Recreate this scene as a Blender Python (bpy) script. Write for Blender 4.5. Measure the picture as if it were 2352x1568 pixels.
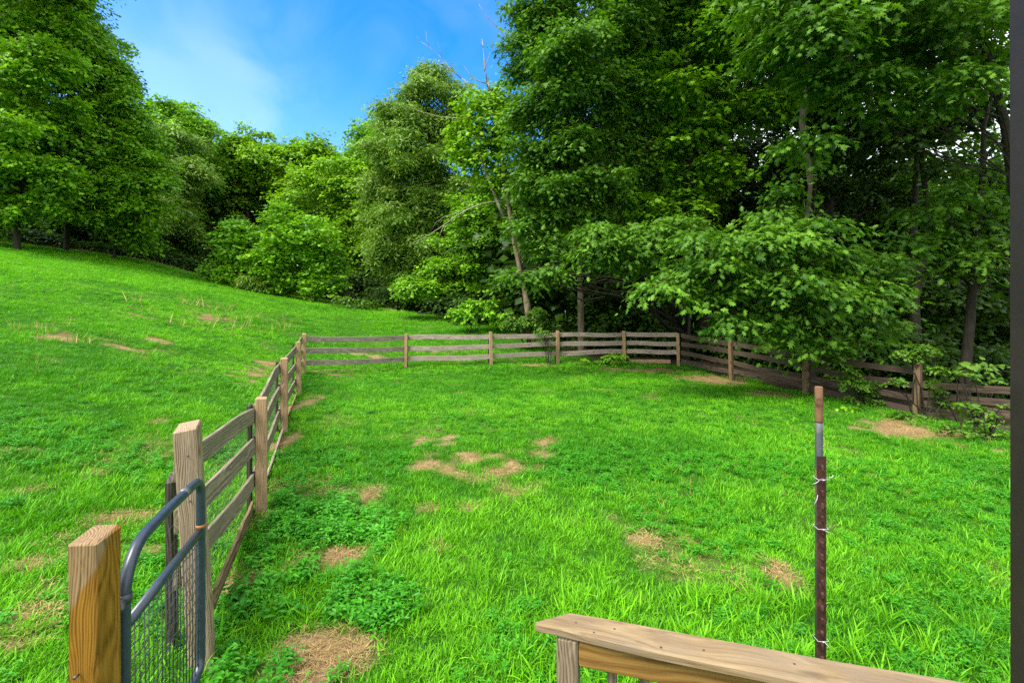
import bpy, math, random
import numpy as np
from mathutils import Vector, Matrix

for _o in list(bpy.data.objects):
    bpy.data.objects.remove(_o)
SC = bpy.context.scene
COL = SC.collection
R = math.radians
random.seed(7)

# ------------------------------------------------------------------ camera, light, sky
EYE = 2.1          # eye height in metres above the paddock (about zero)
FPX = 1100.0       # focal length in the 2352-pixel-wide frame the measurements were taken in
CX, HY = 1176.0, 689.0

cam = bpy.data.cameras.new('camera')
cam.sensor_width = 36.0
cam.lens = 36.0 * FPX / 2352.0
cam.shift_y = (HY - 784.0) / 2352.0
cam.clip_start = 0.05
cam.clip_end = 2000.0
camo = bpy.data.objects.new('camera', cam)
camo.location = (0, 0, EYE)
camo.rotation_euler = (R(90), 0, 0)
COL.objects.link(camo)
SC.camera = camo

SC.view_settings.view_transform = 'Standard'
SC.view_settings.look = 'None'
SC.view_settings.exposure = 1.12
SC.view_settings.gamma = 1.0
SC.cycles.max_bounces = 7
SC.cycles.diffuse_bounces = 4
SC.cycles.glossy_bounces = 2
SC.cycles.transmission_bounces = 4
SC.cycles.transparent_max_bounces = 4
SC.cycles.caustics_reflective = False
SC.cycles.caustics_refractive = False
SC.cycles.use_denoising = False
SC.cycles.use_adaptive_sampling = True
SC.cycles.adaptive_threshold = 0.010
SC.cycles.sample_clamp_indirect = 4.0

SUN_AZ = R(232)    # where the sun stands, clockwise from the camera's forward direction
SUN_EL = R(58)
sun = bpy.data.lights.new('sun', 'SUN')
sun.energy = 3.6
sun.angle = R(28)
sun.color = (1.0, 0.95, 0.86)
suno = bpy.data.objects.new('sun', sun)
sd = Vector((math.sin(SUN_AZ) * math.cos(SUN_EL), math.cos(SUN_AZ) * math.cos(SUN_EL), math.sin(SUN_EL)))
suno.rotation_euler = sd.to_track_quat('Z', 'Y').to_euler()
suno.location = (0, -5, 30)
COL.objects.link(suno)

world = bpy.data.worlds.new('World')
SC.world = world
world.use_nodes = True
wt = world.node_tree
for n in list(wt.nodes):
    wt.nodes.remove(n)


def N(tree, typ, **kw):
    n = tree.nodes.new(typ)
    for k, v in kw.items():
        if k.startswith('i_'):
            n.inputs[k[2:].replace('_', ' ')].default_value = v
        else:
            setattr(n, k, v)
    return n


def ramp(tree, stops, interp='LINEAR'):
    n = tree.nodes.new('ShaderNodeValToRGB')
    cr = n.color_ramp
    cr.interpolation = interp
    while len(cr.elements) < len(stops):
        cr.elements.new(0.5)
    for e, (p, c) in zip(cr.elements, stops):
        e.position = p
        e.color = (*c, 1) if len(c) == 3 else c
    return n


def mixc(tree, fac, a, b, blend='MIX'):
    n = tree.nodes.new('ShaderNodeMix')
    n.data_type = 'RGBA'
    n.blend_type = blend
    for s, v in ((0, fac), (6, a), (7, b)):
        if hasattr(v, 'is_output'):
            tree.links.new(v, n.inputs[s])
        elif s == 0:
            n.inputs[0].default_value = v
        else:
            n.inputs[s].default_value = (*v, 1)
    return n.outputs[2]


def math_(tree, op, a, b=0.0, c=None, clamp=False):
    n = tree.nodes.new('ShaderNodeMath')
    n.operation = op
    n.use_clamp = clamp
    for s, v in enumerate((a, b, c)):
        if v is None:
            continue
        if hasattr(v, 'is_output'):
            tree.links.new(v, n.inputs[s])
        else:
            n.inputs[s].default_value = v
    return n.outputs[0]


def build_world():
    t = wt
    L = t.links.new
    tc = N(t, 'ShaderNodeTexCoord')
    sky = N(t, 'ShaderNodeTexSky', sky_type='NISHITA', sun_disc=False)
    sky.sun_elevation = SUN_EL
    sky.sun_rotation = SUN_AZ
    sky.air_density = 1.0
    sky.dust_density = 0.3
    sky.ozone_density = 3.0
    hs = N(t, 'ShaderNodeHueSaturation')
    hs.inputs['Hue'].default_value = 0.510
    hs.inputs['Saturation'].default_value = 1.42
    hs.inputs['Value'].default_value = 1.85
    L(sky.outputs[0], hs.inputs['Color'])
    # blue gap in the clouds ahead of the camera, broken white cloud elsewhere
    dot = N(t, 'ShaderNodeVectorMath', operation='DOT_PRODUCT')
    az, el = R(-32), R(20)
    dot.inputs[1].default_value = (math.sin(az) * math.cos(el), math.cos(az) * math.cos(el), math.sin(el))
    L(tc.outputs['Generated'], dot.inputs[0])
    nz = N(t, 'ShaderNodeTexNoise', i_Scale=2.6, i_Detail=6.0, i_Roughness=0.55, i_Distortion=0.4)
    L(tc.outputs['Generated'], nz.inputs['Vector'])
    nz2 = N(t, 'ShaderNodeTexNoise', i_Scale=4.2, i_Detail=5.0, i_Roughness=0.5, i_Distortion=0.9)
    mp = N(t, 'ShaderNodeMapping')
    mp.inputs['Location'].default_value = (0.63, 0.1, 0.33)
    mp.inputs['Scale'].default_value = (1.0, 1.0, 1.3)
    L(tc.outputs['Generated'], mp.inputs['Vector'])
    L(mp.outputs[0], nz2.inputs['Vector'])
    ang = math_(t, 'ARCCOSINE', dot.outputs['Value'])
    edge = math_(t, 'ADD', ang, math_(t, 'MULTIPLY_ADD', nz.outputs[0], 0.35, -0.175))
    mr = N(t, 'ShaderNodeMapRange', interpolation_type='SMOOTHSTEP')
    mr.inputs[1].default_value = R(35)
    mr.inputs[2].default_value = R(46)
    L(edge, mr.inputs[0])
    wisp = ramp(t, [(0.42, (0, 0, 0)), (0.95, (0.12, 0.12, 0.12))])
    L(nz2.outputs[0], wisp.inputs[0])
    cl = ramp(t, [(0.30, (6.6, 7.4, 8.6)), (0.65, (9.6, 9.9, 10.2))])
    L(nz.outputs[0], cl.inputs[0])
    # a soft bank of haze low in the blue gap, against the tall trees on the hill
    d2 = N(t, 'ShaderNodeVectorMath', operation='DOT_PRODUCT')
    a2, e2 = R(-35), R(17)
    d2.inputs[1].default_value = (math.sin(a2) * math.cos(e2), math.cos(a2) * math.cos(e2), math.sin(e2))
    L(tc.outputs['Generated'], d2.inputs[0])
    hz = N(t, 'ShaderNodeMapRange', interpolation_type='SMOOTHSTEP')
    hz.inputs[1].default_value = R(19)
    hz.inputs[2].default_value = R(1)
    L(math_(t, 'ADD', math_(t, 'ARCCOSINE', d2.outputs['Value']), math_(t, 'MULTIPLY_ADD', nz2.outputs[0], 0.5, -0.25)), hz.inputs[0])
    haze = math_(t, 'MULTIPLY', hz.outputs[0], 0.17)
    cover = math_(t, 'MAXIMUM', mr.outputs[0], math_(t, 'MAXIMUM', wisp.outputs[0], haze))
    c = mixc(t, cover, hs.outputs[0], cl.outputs[0])
    bg = N(t, 'ShaderNodeBackground')
    bg.inputs['Strength'].default_value = 0.102
    L(c, bg.inputs['Color'])
    out = N(t, 'ShaderNodeOutputWorld')
    L(bg.outputs[0], out.inputs['Surface'])


build_world()


# ------------------------------------------------------------------ measuring helpers
def E(px, py, Y):
    """A measured picture point (2352-wide frame) at distance Y as a place in the scene."""
    return np.array([(px - CX) / FPX * Y, Y, EYE - (py - HY) / FPX * Y])


def hash2(ix, iy, seed):
    v = np.sin(ix * 127.1 + iy * 311.7 + seed * 74.7) * 43758.5453
    return v - np.floor(v)


def vnoise(x, y, seed=0):
    x = np.asarray(x, float)
    y = np.asarray(y, float)
    ix, iy = np.floor(x), np.floor(y)
    fx, fy = x - ix, y - iy
    fx = fx * fx * (3 - 2 * fx)
    fy = fy * fy * (3 - 2 * fy)
    a = hash2(ix, iy, seed)
    b = hash2(ix + 1, iy, seed)
    c = hash2(ix, iy + 1, seed)
    d = hash2(ix + 1, iy + 1, seed)
    return (a * (1 - fx) + b * fx) * (1 - fy) + (c * (1 - fx) + d * fx) * fy


def fbm(x, y, seed=0, oct=4):
    s, a, t = 0.0, 0.5, 0.0
    for k in range(oct):
        s = s + a * vnoise(x * 2 ** k, y * 2 ** k, seed + k)
        t += a
        a *= 0.5
    return s / t


CTRL = np.array([
    (-1.49, 1.65, -2.12), (-1.85, 2.75, -2.10), (0, 3, -2.14), (2, 3, -2.18), (4, 4, -2.2), (0, 8, -2.08),
    (3, 10, -2.14), (5.5, 6, -2.2), (0, 0, -2.15), (10, 3, -2.35), (2, -5, -2.2), (-3, 0, -1.95),
    (-2.46, 4.7, -2.09), (-3.52, 7.4, -2.025), (-4.55, 10.2, -2.0), (-5.64, 13.0, -1.985),
    (-3.4, 15.4, -2.156), (-0.69, 15.6, -2.11), (1.55, 16.2, -2.12), (3.85, 16.5, -2.145), (5.55, 16.0, -2.2),
    (5.98, 13.1, -2.2), (6.83, 11.15, -2.2), (7.77, 9.17, -2.2), (8.8, 7.0, -2.25),
    (-3.2, 3, -1.98), (-6.4, 6, -1.5), (-10.7, 10, -0.62), (-17, 16, 0.85), (-30, 28, 3.35), (-6, 2, -1.6),
    (-9.1, 12, -0.95), (-15.2, 20, 0.62), (-25, 33, 2.67), (-22.4, 36, 1.6), (-15.3, 34, 0.28), (-10, 22, -0.55),
    (-8.9, 30, -0.44), (-5.9, 20, -1.32), (-4.2, 26, -0.85), (-0.5, 21.5, -1.19), (1.7, 18.4, -1.85),
    (-45, 35, 5.2), (-30, 46, 4.0), (-20, 50, 2.6), (-8, 45, 0.6), (0, 32, -1.0), (4, 26, -1.9), (10, 20, -2.5),
    (16, 12, -2.9), (20, 4, -3.1), (25, 25, -3.8), (10, 36, -2.8), (40, 20, -5.2), (0, 60, 0.6), (30, 50, -4.0),
    (-60, 0, 4.5), (0, -20, -2.2), (-18, 2, 0.1), (-34, 12, 2.8), (30, -10, -3.4), (-40, 60, 5.5), (50, -10, -5),
])
CTRL = CTRL + np.array([0, 0, EYE])


def tps_fit(P):
    n = len(P)
    d = np.hypot(P[:, None, 0] - P[None, :, 0], P[:, None, 1] - P[None, :, 1])
    K = np.where(d > 0, d * d * np.log(np.maximum(d, 1e-9)), 0) + np.eye(n) * 0.02
    A = np.zeros((n + 3, n + 3))
    A[:n, :n] = K
    A[:n, n] = 1
    A[:n, n + 1:] = P[:, :2]
    A[n, :n] = 1
    A[n + 1:, :n] = P[:, :2].T
    b = np.zeros(n + 3)
    b[:n] = P[:, 2]
    return np.linalg.solve(A, b)


TPSW = tps_fit(CTRL)


def h_smooth(x, y):
    x = np.atleast_1d(np.asarray(x, float)).ravel()
    y = np.atleast_1d(np.asarray(y, float)).ravel()
    dx, dy = x - (-5.0), y - 25.0
    r = np.hypot(dx, dy)
    k = np.where(r > 48, 48 / np.maximum(r, 1e-6), 1.0)
    x, y = -5 + dx * k, 25 + dy * k
    out = np.zeros(len(x))
    for s in range(0, len(x), 20000):
        xs, ys = x[s:s + 20000], y[s:s + 20000]
        d2 = (xs[:, None] - CTRL[None, :, 0]) ** 2 + (ys[:, None] - CTRL[None, :, 1]) ** 2
        K = 0.5 * d2 * np.log(np.maximum(d2, 1e-12))
        out[s:s + 20000] = K @ TPSW[:len(CTRL)] + TPSW[len(CTRL)] + TPSW[len(CTRL) + 1] * xs + TPSW[len(CTRL) + 2] * ys
    return out


def H(x, y):
    x = np.atleast_1d(np.asarray(x, float)).ravel()
    y = np.atleast_1d(np.asarray(y, float)).ravel()
    return h_smooth(x, y) + 0.07 * (fbm(x * 0.8, y * 0.8, 3, 3) - 0.5)


def h1(x, y):
    return float(H(x, y)[0])


def ground_at(px, py):
    ys = np.concatenate([np.linspace(1.2, 20, 800), np.linspace(20.02, 60, 800)])
    xs = (px - CX) / FPX * ys
    zr = EYE - (py - HY) / FPX * ys
    below = np.nonzero(zr - h_smooth(xs, ys) < 0)[0]
    i = below[0] if len(below) else len(ys) - 1
    return xs[i], ys[i]


# field boundary: grass inside, woodland floor outside
FIELD = np.array([(-70, -30), (-70, 10), (-46, 22), (-36, 26), (-30.2, 28), (-25, 33), (-22.4, 36), (-18, 35.4), (-15.3, 34), (-8.9, 30),
                  (-4.2, 26), (-0.5, 21.5), (1.4, 18.6), (2.8, 17.0), (5.9, 16.2), (6.4, 13.1), (7.3, 11.15), (8.3, 9.17), (9.3, 7.0), (11, 2), (14, -30)])


def in_field(x, y, grow=0.0):
    x = np.asarray(x, float)
    y = np.asarray(y, float)
    P = FIELD
    ins = np.zeros(x.shape, bool)
    dist = np.full(x.shape, 1e9)
    for i in range(len(P)):
        x0, y0 = P[i]
        x1, y1 = P[(i + 1) % len(P)]
        c = ((y0 > y) != (y1 > y))
        with np.errstate(divide='ignore', invalid='ignore'):
            xi = (x1 - x0) * (y - y0) / (y1 - y0 if y1 != y0 else 1e-9) + x0
        ins ^= c & (x < xi)
        ex, ey = x1 - x0, y1 - y0
        tt = np.clip(((x - x0) * ex + (y - y0) * ey) / (ex * ex + ey * ey), 0, 1)
        dist = np.minimum(dist, np.hypot(x - x0 - tt * ex, y - y0 - tt * ey))
    return np.where(ins, dist, -dist)      # signed distance, positive inside


# bare and straw patches: picture position, half width, half height, strength
_pr = random.Random(3)
PATCH = [(1075 + _pr.gauss(0, 85), 1062 + _pr.gauss(0, 24), _pr.uniform(16, 48), _pr.uniform(6, 15), _pr.uniform(.5, .95)) for _ in range(30)]
PATCH += [(1160, 1050, 50, 20, .9), (985, 1070, 46, 18, .8), (845, 1140, 22, 22, .9), (1085, 1166, 26, 8, .8),
         (770, 1285, 70, 32, 1.8), (700, 1300, 44, 42, 1.5), (725, 1500, 135, 56, 2.0), (660, 1560, 105, 34, 2.0), (820, 1470, 40, 25, .8),
         (1470, 1245, 44, 15, 1.3), (1815, 1335, 42, 36, 1.4), (2080, 988, 95, 24, 1.6), (2150, 1010, 70, 16, .8), (1990, 985, 40, 12, .6),
         (1500, 852, 110, 7, 1.4), (1640, 872, 90, 11, 1.6), (1760, 905, 60, 10, .8), (1240, 840, 60, 4, .5), (1400, 846, 60, 5, .6),
         (690, 930, 20, 30, 1.2), (700, 910, 16, 14, .8), (545, 1340, 26, 50, 1.4), (600, 1200, 16, 30, .6), (660, 1010, 20, 30, .6), (760, 858, 70, 6, .7),
         (365, 783, 32, 7, 1.65), (580, 855, 45, 22, 0.90), (560, 880, 20, 12, 0.90), (290, 1190, 56, 13, 2.25), (240, 1195, 80, 9, 1.20), (75, 1425, 62, 20, 2.25), (50, 1480, 45, 12, 1.20),
         (130, 770, 60, 14, 0.83), (480, 730, 40, 12, 0.75), (370, 970, 16, 26, 1.05), (355, 1265, 26, 14, 1.35), (60, 1300, 50, 14, 0.90), (110, 1360, 60, 10, 1.05),
         (250, 790, 90, 10, 0.60), (850, 818, 70, 6, 1.35), (1000, 808, 80, 5, 0.90), (1330, 800, 60, 4, 1.05), (620, 835, 30, 10, 1.05), (300, 720, 60, 5, 0.52), (640, 740, 60, 6, 0.60),
         (455, 720, 24, 4, 0.75), (40, 1100, 50, 14, 0.60), (210, 1090, 40, 10, 0.60), (1315, 995, 20, 5, 0.75), (1990, 1270, 24, 8, 0.75), (2250, 1030, 60, 10, 0.75),
         (980, 1170, 20, 6, 0.75), (1180, 1330, 24, 6, 0.75), (1000, 1260, 30, 8, 0.52), (880, 1000, 40, 8, 0.52)]
PW = []
for (px, py, rx, ry, s) in PATCH:
    x, y = ground_at(px, py)
    _, ya = ground_at(px, py - ry)
    _, yb = ground_at(px, py + ry)
    PW.append((x, y, max(rx * y / FPX, 0.06), max((ya - yb) / 2, 0.08), s))


def dryness(x, y):
    x = np.asarray(x, float)
    y = np.asarray(y, float)
    n = fbm(x * 4.3, y * 4.3, 11, 4)
    d = np.zeros(x.shape)
    for (cx, cy, rx, ry, s) in PW:
        q = np.hypot((x - cx) / rx, (y - cy) / ry)
        d = np.maximum(d, s * np.clip(1.12 - q, 0, 1))
    d = np.clip(d * 1.25 - 0.10 + (n - 0.5) * 4.2 * np.clip(d * 6, 0, 1), 0, 1)
    sp = np.clip((fbm(x * 1.3 + 5, y * 1.3, 21, 4) - 0.66) * 3, 0, 0.2)
    return np.maximum(d, sp)


# ------------------------------------------------------------------ mesh helpers
def mesh_np(name, V, F, mat=None, attrs=None, smooth=False):
    """V (n,3), F (m,k) all faces with k corners."""
    V = np.ascontiguousarray(V, dtype=np.float32)
    F = np.ascontiguousarray(F, dtype=np.int32)
    me = bpy.data.meshes.new(name)
    m, k = F.shape
    me.vertices.add(len(V))
    me.vertices.foreach_set('co', V.ravel())
    me.loops.add(m * k)
    me.loops.foreach_set('vertex_index', F.ravel())
    me.polygons.add(m)
    me.polygons.foreach_set('loop_start', np.arange(0, m * k, k, dtype=np.int32))
    me.polygons.foreach_set('use_smooth', np.full(m, bool(smooth)))
    for an, (dom, typ, data) in (attrs or {}).items():
        a = me.attributes.new(an, typ, dom)
        a.data.foreach_set('vector' if typ == 'FLOAT_VECTOR' else 'value', np.ascontiguousarray(data).ravel())
    me.update(calc_edges=True)
    if mat:
        me.materials.append(mat)
    return me


def link(name, me, parent=None, loc=None, mat4=None):
    o = bpy.data.objects.new(name, me)
    COL.objects.link(o)
    if parent is not None:
        o.parent = parent
    if mat4 is not None:
        o.matrix_basis = mat4
    elif loc is not None:
        o.location = loc
    return o


def tag(o, label=None, cat=None, group=None, kind=None):
    if label:
        o['label'] = label
    if cat:
        o['category'] = cat
    if group:
        o['group'] = group
    if kind:
        o['kind'] = kind
    return o


def thing(name, label, cat, loc, group=None):
    o = bpy.data.objects.new(name, None)
    o.empty_display_size = 0.2
    COL.objects.link(o)
    o.location = loc
    return tag(o, label, cat, group)


class MB:
    """Collects tubes, boards and loose faces, then links them as one mesh."""

    def __init__(s):
        s.v, s.f, s.n = [], [], 0

    def add(s, V, F):
        s.v.append(np.asarray(V, float))
        s.f += [tuple(i + s.n for i in f) for f in F]
        s.n += len(V)

    def tube(s, P, rad, seg=8, wob=0.0, caps=True):
        P = [np.asarray(p, float) for p in P]
        n = len(P)
        if np.isscalar(rad):
            rad = [rad] * n
        V = []
        ref = None
        for i in range(n):
            d = P[min(i + 1, n - 1)] - P[max(i - 1, 0)]
            d = d / (np.linalg.norm(d) + 1e-9)
            if ref is None:
                ref = np.array([1.0, 0, 0]) if abs(d[0]) < 0.8 else np.array([0, 1.0, 0])
            a = ref - d * ref.dot(d)
            a /= np.linalg.norm(a) + 1e-9
            ref = a
            b = np.cross(d, a)
            for k in range(seg):
                t = 2 * math.pi * k / seg
                w = 1 + wob * (random.random() - 0.5)
                V.append(P[i] + rad[i] * w * (math.cos(t) * a + math.sin(t) * b))
        F = []
        for i in range(n - 1):
            for k in range(seg):
                q = (k + 1) % seg
                F.append((i * seg + k, i * seg + q, (i + 1) * seg + q, (i + 1) * seg + k))
        if caps:
            F.append(tuple(range(seg - 1, -1, -1)))
            F.append(tuple((n - 1) * seg + k for k in range(seg)))
        s.add(V, F)

    def build(s, name, mat, parent=None, loc=(0, 0, 0), smooth=True, mat4=None):
        me = bpy.data.meshes.new(name)
        me.from_pydata(np.concatenate(s.v).tolist(), [], s.f)
        if smooth:
            me.polygons.foreach_set('use_smooth', np.ones(len(me.polygons), bool))
        me.update()
        me.materials.append(mat)
        return link(name, me, parent, loc, mat4)


def board_mesh(name, length, sx, sy, mat, n=8, ch=0.006, bend=None, rough=0.0, taper=1.0, end_slope=(0, 0)):
    """A squared timber along local Z, sx by sy in section, chamfered edges, ends slightly rounded."""
    hx, hy = sx / 2, sy / 2
    sec = np.array([(hx - ch, -hy), (hx, -hy + ch), (hx, hy - ch), (hx - ch, hy), (-hx + ch, hy), (-hx, hy - ch), (-hx, -hy + ch), (-hx + ch, -hy)])
    zs = [0, ch] + [length * i / n for i in range(1, n)] + [length - ch, length]
    V = []
    for i, z in enumerate(zs):
        k = 1.0
        if i in (0, len(zs) - 1):
            k = (min(hx, hy) - ch * 0.8) / min(hx, hy)
        t = z / length
        ox, oy = bend(t) if bend else (0, 0)
        tp = 1 + (taper - 1) * t
        for (x, y) in sec:
            jx = (random.random() - 0.5) * rough
            jy = (random.random() - 0.5) * rough
            zz = z + ((end_slope[0] * x + end_slope[1] * y) if t > 0.98 else 0)
            V.append((x * k * tp + ox + jx, y * k * tp + oy + jy, zz))
    F = []
    m = len(zs)
    for i in range(m - 1):
        for k in range(8):
            q = (k + 1) % 8
            F.append((i * 8 + k, i * 8 + q, (i + 1) * 8 + q, (i + 1) * 8 + k))
    F.append(tuple(range(7, -1, -1)))
    F.append(tuple((m - 1) * 8 + k for k in range(8)))
    me = bpy.data.meshes.new(name)
    me.from_pydata(V, [], F)
    me.update()
    me.materials.append(mat)
    return me


def frame(p0, p1, up=(0, 0, 1)):
    """Matrix whose Z runs from p0 to p1, Y close to up, origin at p0; also the length."""
    p0, p1 = Vector(p0), Vector(p1)
    z = (p1 - p0)
    ln = z.length
    z.normalize()
    x = Vector(up).cross(z)
    x.normalize()
    y = z.cross(x)
    M = Matrix((x, y, z)).transposed().to_4x4()
    M.translation = p0
    return M, ln


def plank(name, p0, p1, wide, thick, mat, parent, sag=0.0, rough=0.004, n=8, twist=0.0):
    M, ln = frame(p0, p1)
    a, b = random.uniform(-1, 1) * sag, random.uniform(-1, 1) * sag * 0.6
    ph = random.uniform(0, 6)

    def bend(t):
        return (0.35 * sag * math.sin(5 * t + ph), a * math.sin(math.pi * t) + b * math.sin(2 * math.pi * t))
    me = board_mesh(name, ln, thick, wide, mat, n=n, ch=0.004, bend=bend, rough=rough)
    M.translation -= Vector(parent.location)
    if twist:
        M = M @ Matrix.Rotation(twist, 4, 'Z')
    return link(name, me, parent, mat4=M)


def post(name, base, top, size, mat, parent, yaw=0.0, rough=0.004, slope=(0, 0), ch=0.008, size2=None):
    z = Vector(top) - Vector(base)
    M, ln = frame(base, top, up=(math.sin(yaw), math.cos(yaw), 0.0))
    me = board_mesh(name, ln, size, size2 or size, mat, n=6, ch=ch, rough=rough, end_slope=slope)
    M.translation -= Vector(parent.location)
    return link(name, me, parent, mat4=M)


# ------------------------------------------------------------------ materials
def new_mat(name):
    m = bpy.data.materials.new(name)
    m.use_nodes = True
    t = m.node_tree
    for n in list(t.nodes):
        t.nodes.remove(n)
    return m, t, t.links.new


def leaf_mat(name, dark, light, trans, rough=0.42, mixf=0.35, spec=0.45, inst=False):
    m, t, L = new_mat(name)
    at = N(t, 'ShaderNodeAttribute', attribute_name='tint')
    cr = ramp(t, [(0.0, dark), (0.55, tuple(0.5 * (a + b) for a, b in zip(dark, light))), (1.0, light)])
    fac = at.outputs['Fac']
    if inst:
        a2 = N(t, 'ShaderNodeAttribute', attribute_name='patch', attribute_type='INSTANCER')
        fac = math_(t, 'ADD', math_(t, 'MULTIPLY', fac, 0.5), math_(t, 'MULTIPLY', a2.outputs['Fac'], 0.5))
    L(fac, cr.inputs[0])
    p = N(t, 'ShaderNodeBsdfPrincipled')
    p.inputs['Roughness'].default_value = rough
    p.inputs['Specular IOR Level'].default_value = spec
    L(cr.outputs[0], p.inputs['Base Color'])
    tr = N(t, 'ShaderNodeBsdfTranslucent')
    tcol = mixc(t, 1.0, cr.outputs[0], trans, 'MULTIPLY')
    L(tcol, tr.inputs['Color'])
    mx = N(t, 'ShaderNodeMixShader')
    mx.inputs[0].default_value = mixf
    L(p.outputs[0], mx.inputs[1])
    L(tr.outputs[0], mx.inputs[2])
    o = N(t, 'ShaderNodeOutputMaterial')
    L(mx.outputs[0], o.inputs['Surface'])
    return m


def bark_mat(name, a, b, scale=9.0):
    m, t, L = new_mat(name)
    tc = N(t, 'ShaderNodeTexCoord')
    mp = N(t, 'ShaderNodeMapping')
    mp.inputs['Scale'].default_value = (1, 1, 0.22)
    L(tc.outputs['Object'], mp.inputs['Vector'])
    nz = N(t, 'ShaderNodeTexNoise', i_Scale=scale, i_Detail=6.0, i_Roughness=0.65, i_Distortion=0.6)
    L(mp.outputs[0], nz.inputs['Vector'])
    cr = ramp(t, [(0.32, a), (0.5, tuple(0.5 * (x + y) for x, y in zip(a, b))), (0.68, b)])
    L(nz.outputs[0], cr.inputs[0])
    n2 = N(t, 'ShaderNodeTexNoise', i_Scale=1.3, i_Detail=3.0)
    L(tc.outputs['Object'], n2.inputs['Vector'])
    c = mixc(t, math_(t, 'MULTIPLY', n2.outputs[0], 0.4), cr.outputs[0], (0.025, 0.034, 0.014))
    p = N(t, 'ShaderNodeBsdfPrincipled')
    p.inputs['Roughness'].default_value = 0.9
    p.inputs['Specular IOR Level'].default_value = 0.2
    L(c, p.inputs['Base Color'])
    bp = N(t, 'ShaderNodeBump', i_Strength=0.9, i_Distance=0.03)
    L(nz.outputs[0], bp.inputs['Height'])
    L(bp.outputs[0], p.inputs['Normal'])
    o = N(t, 'ShaderNodeOutputMaterial')
    L(p.outputs[0], o.inputs['Surface'])
    return m


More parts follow.
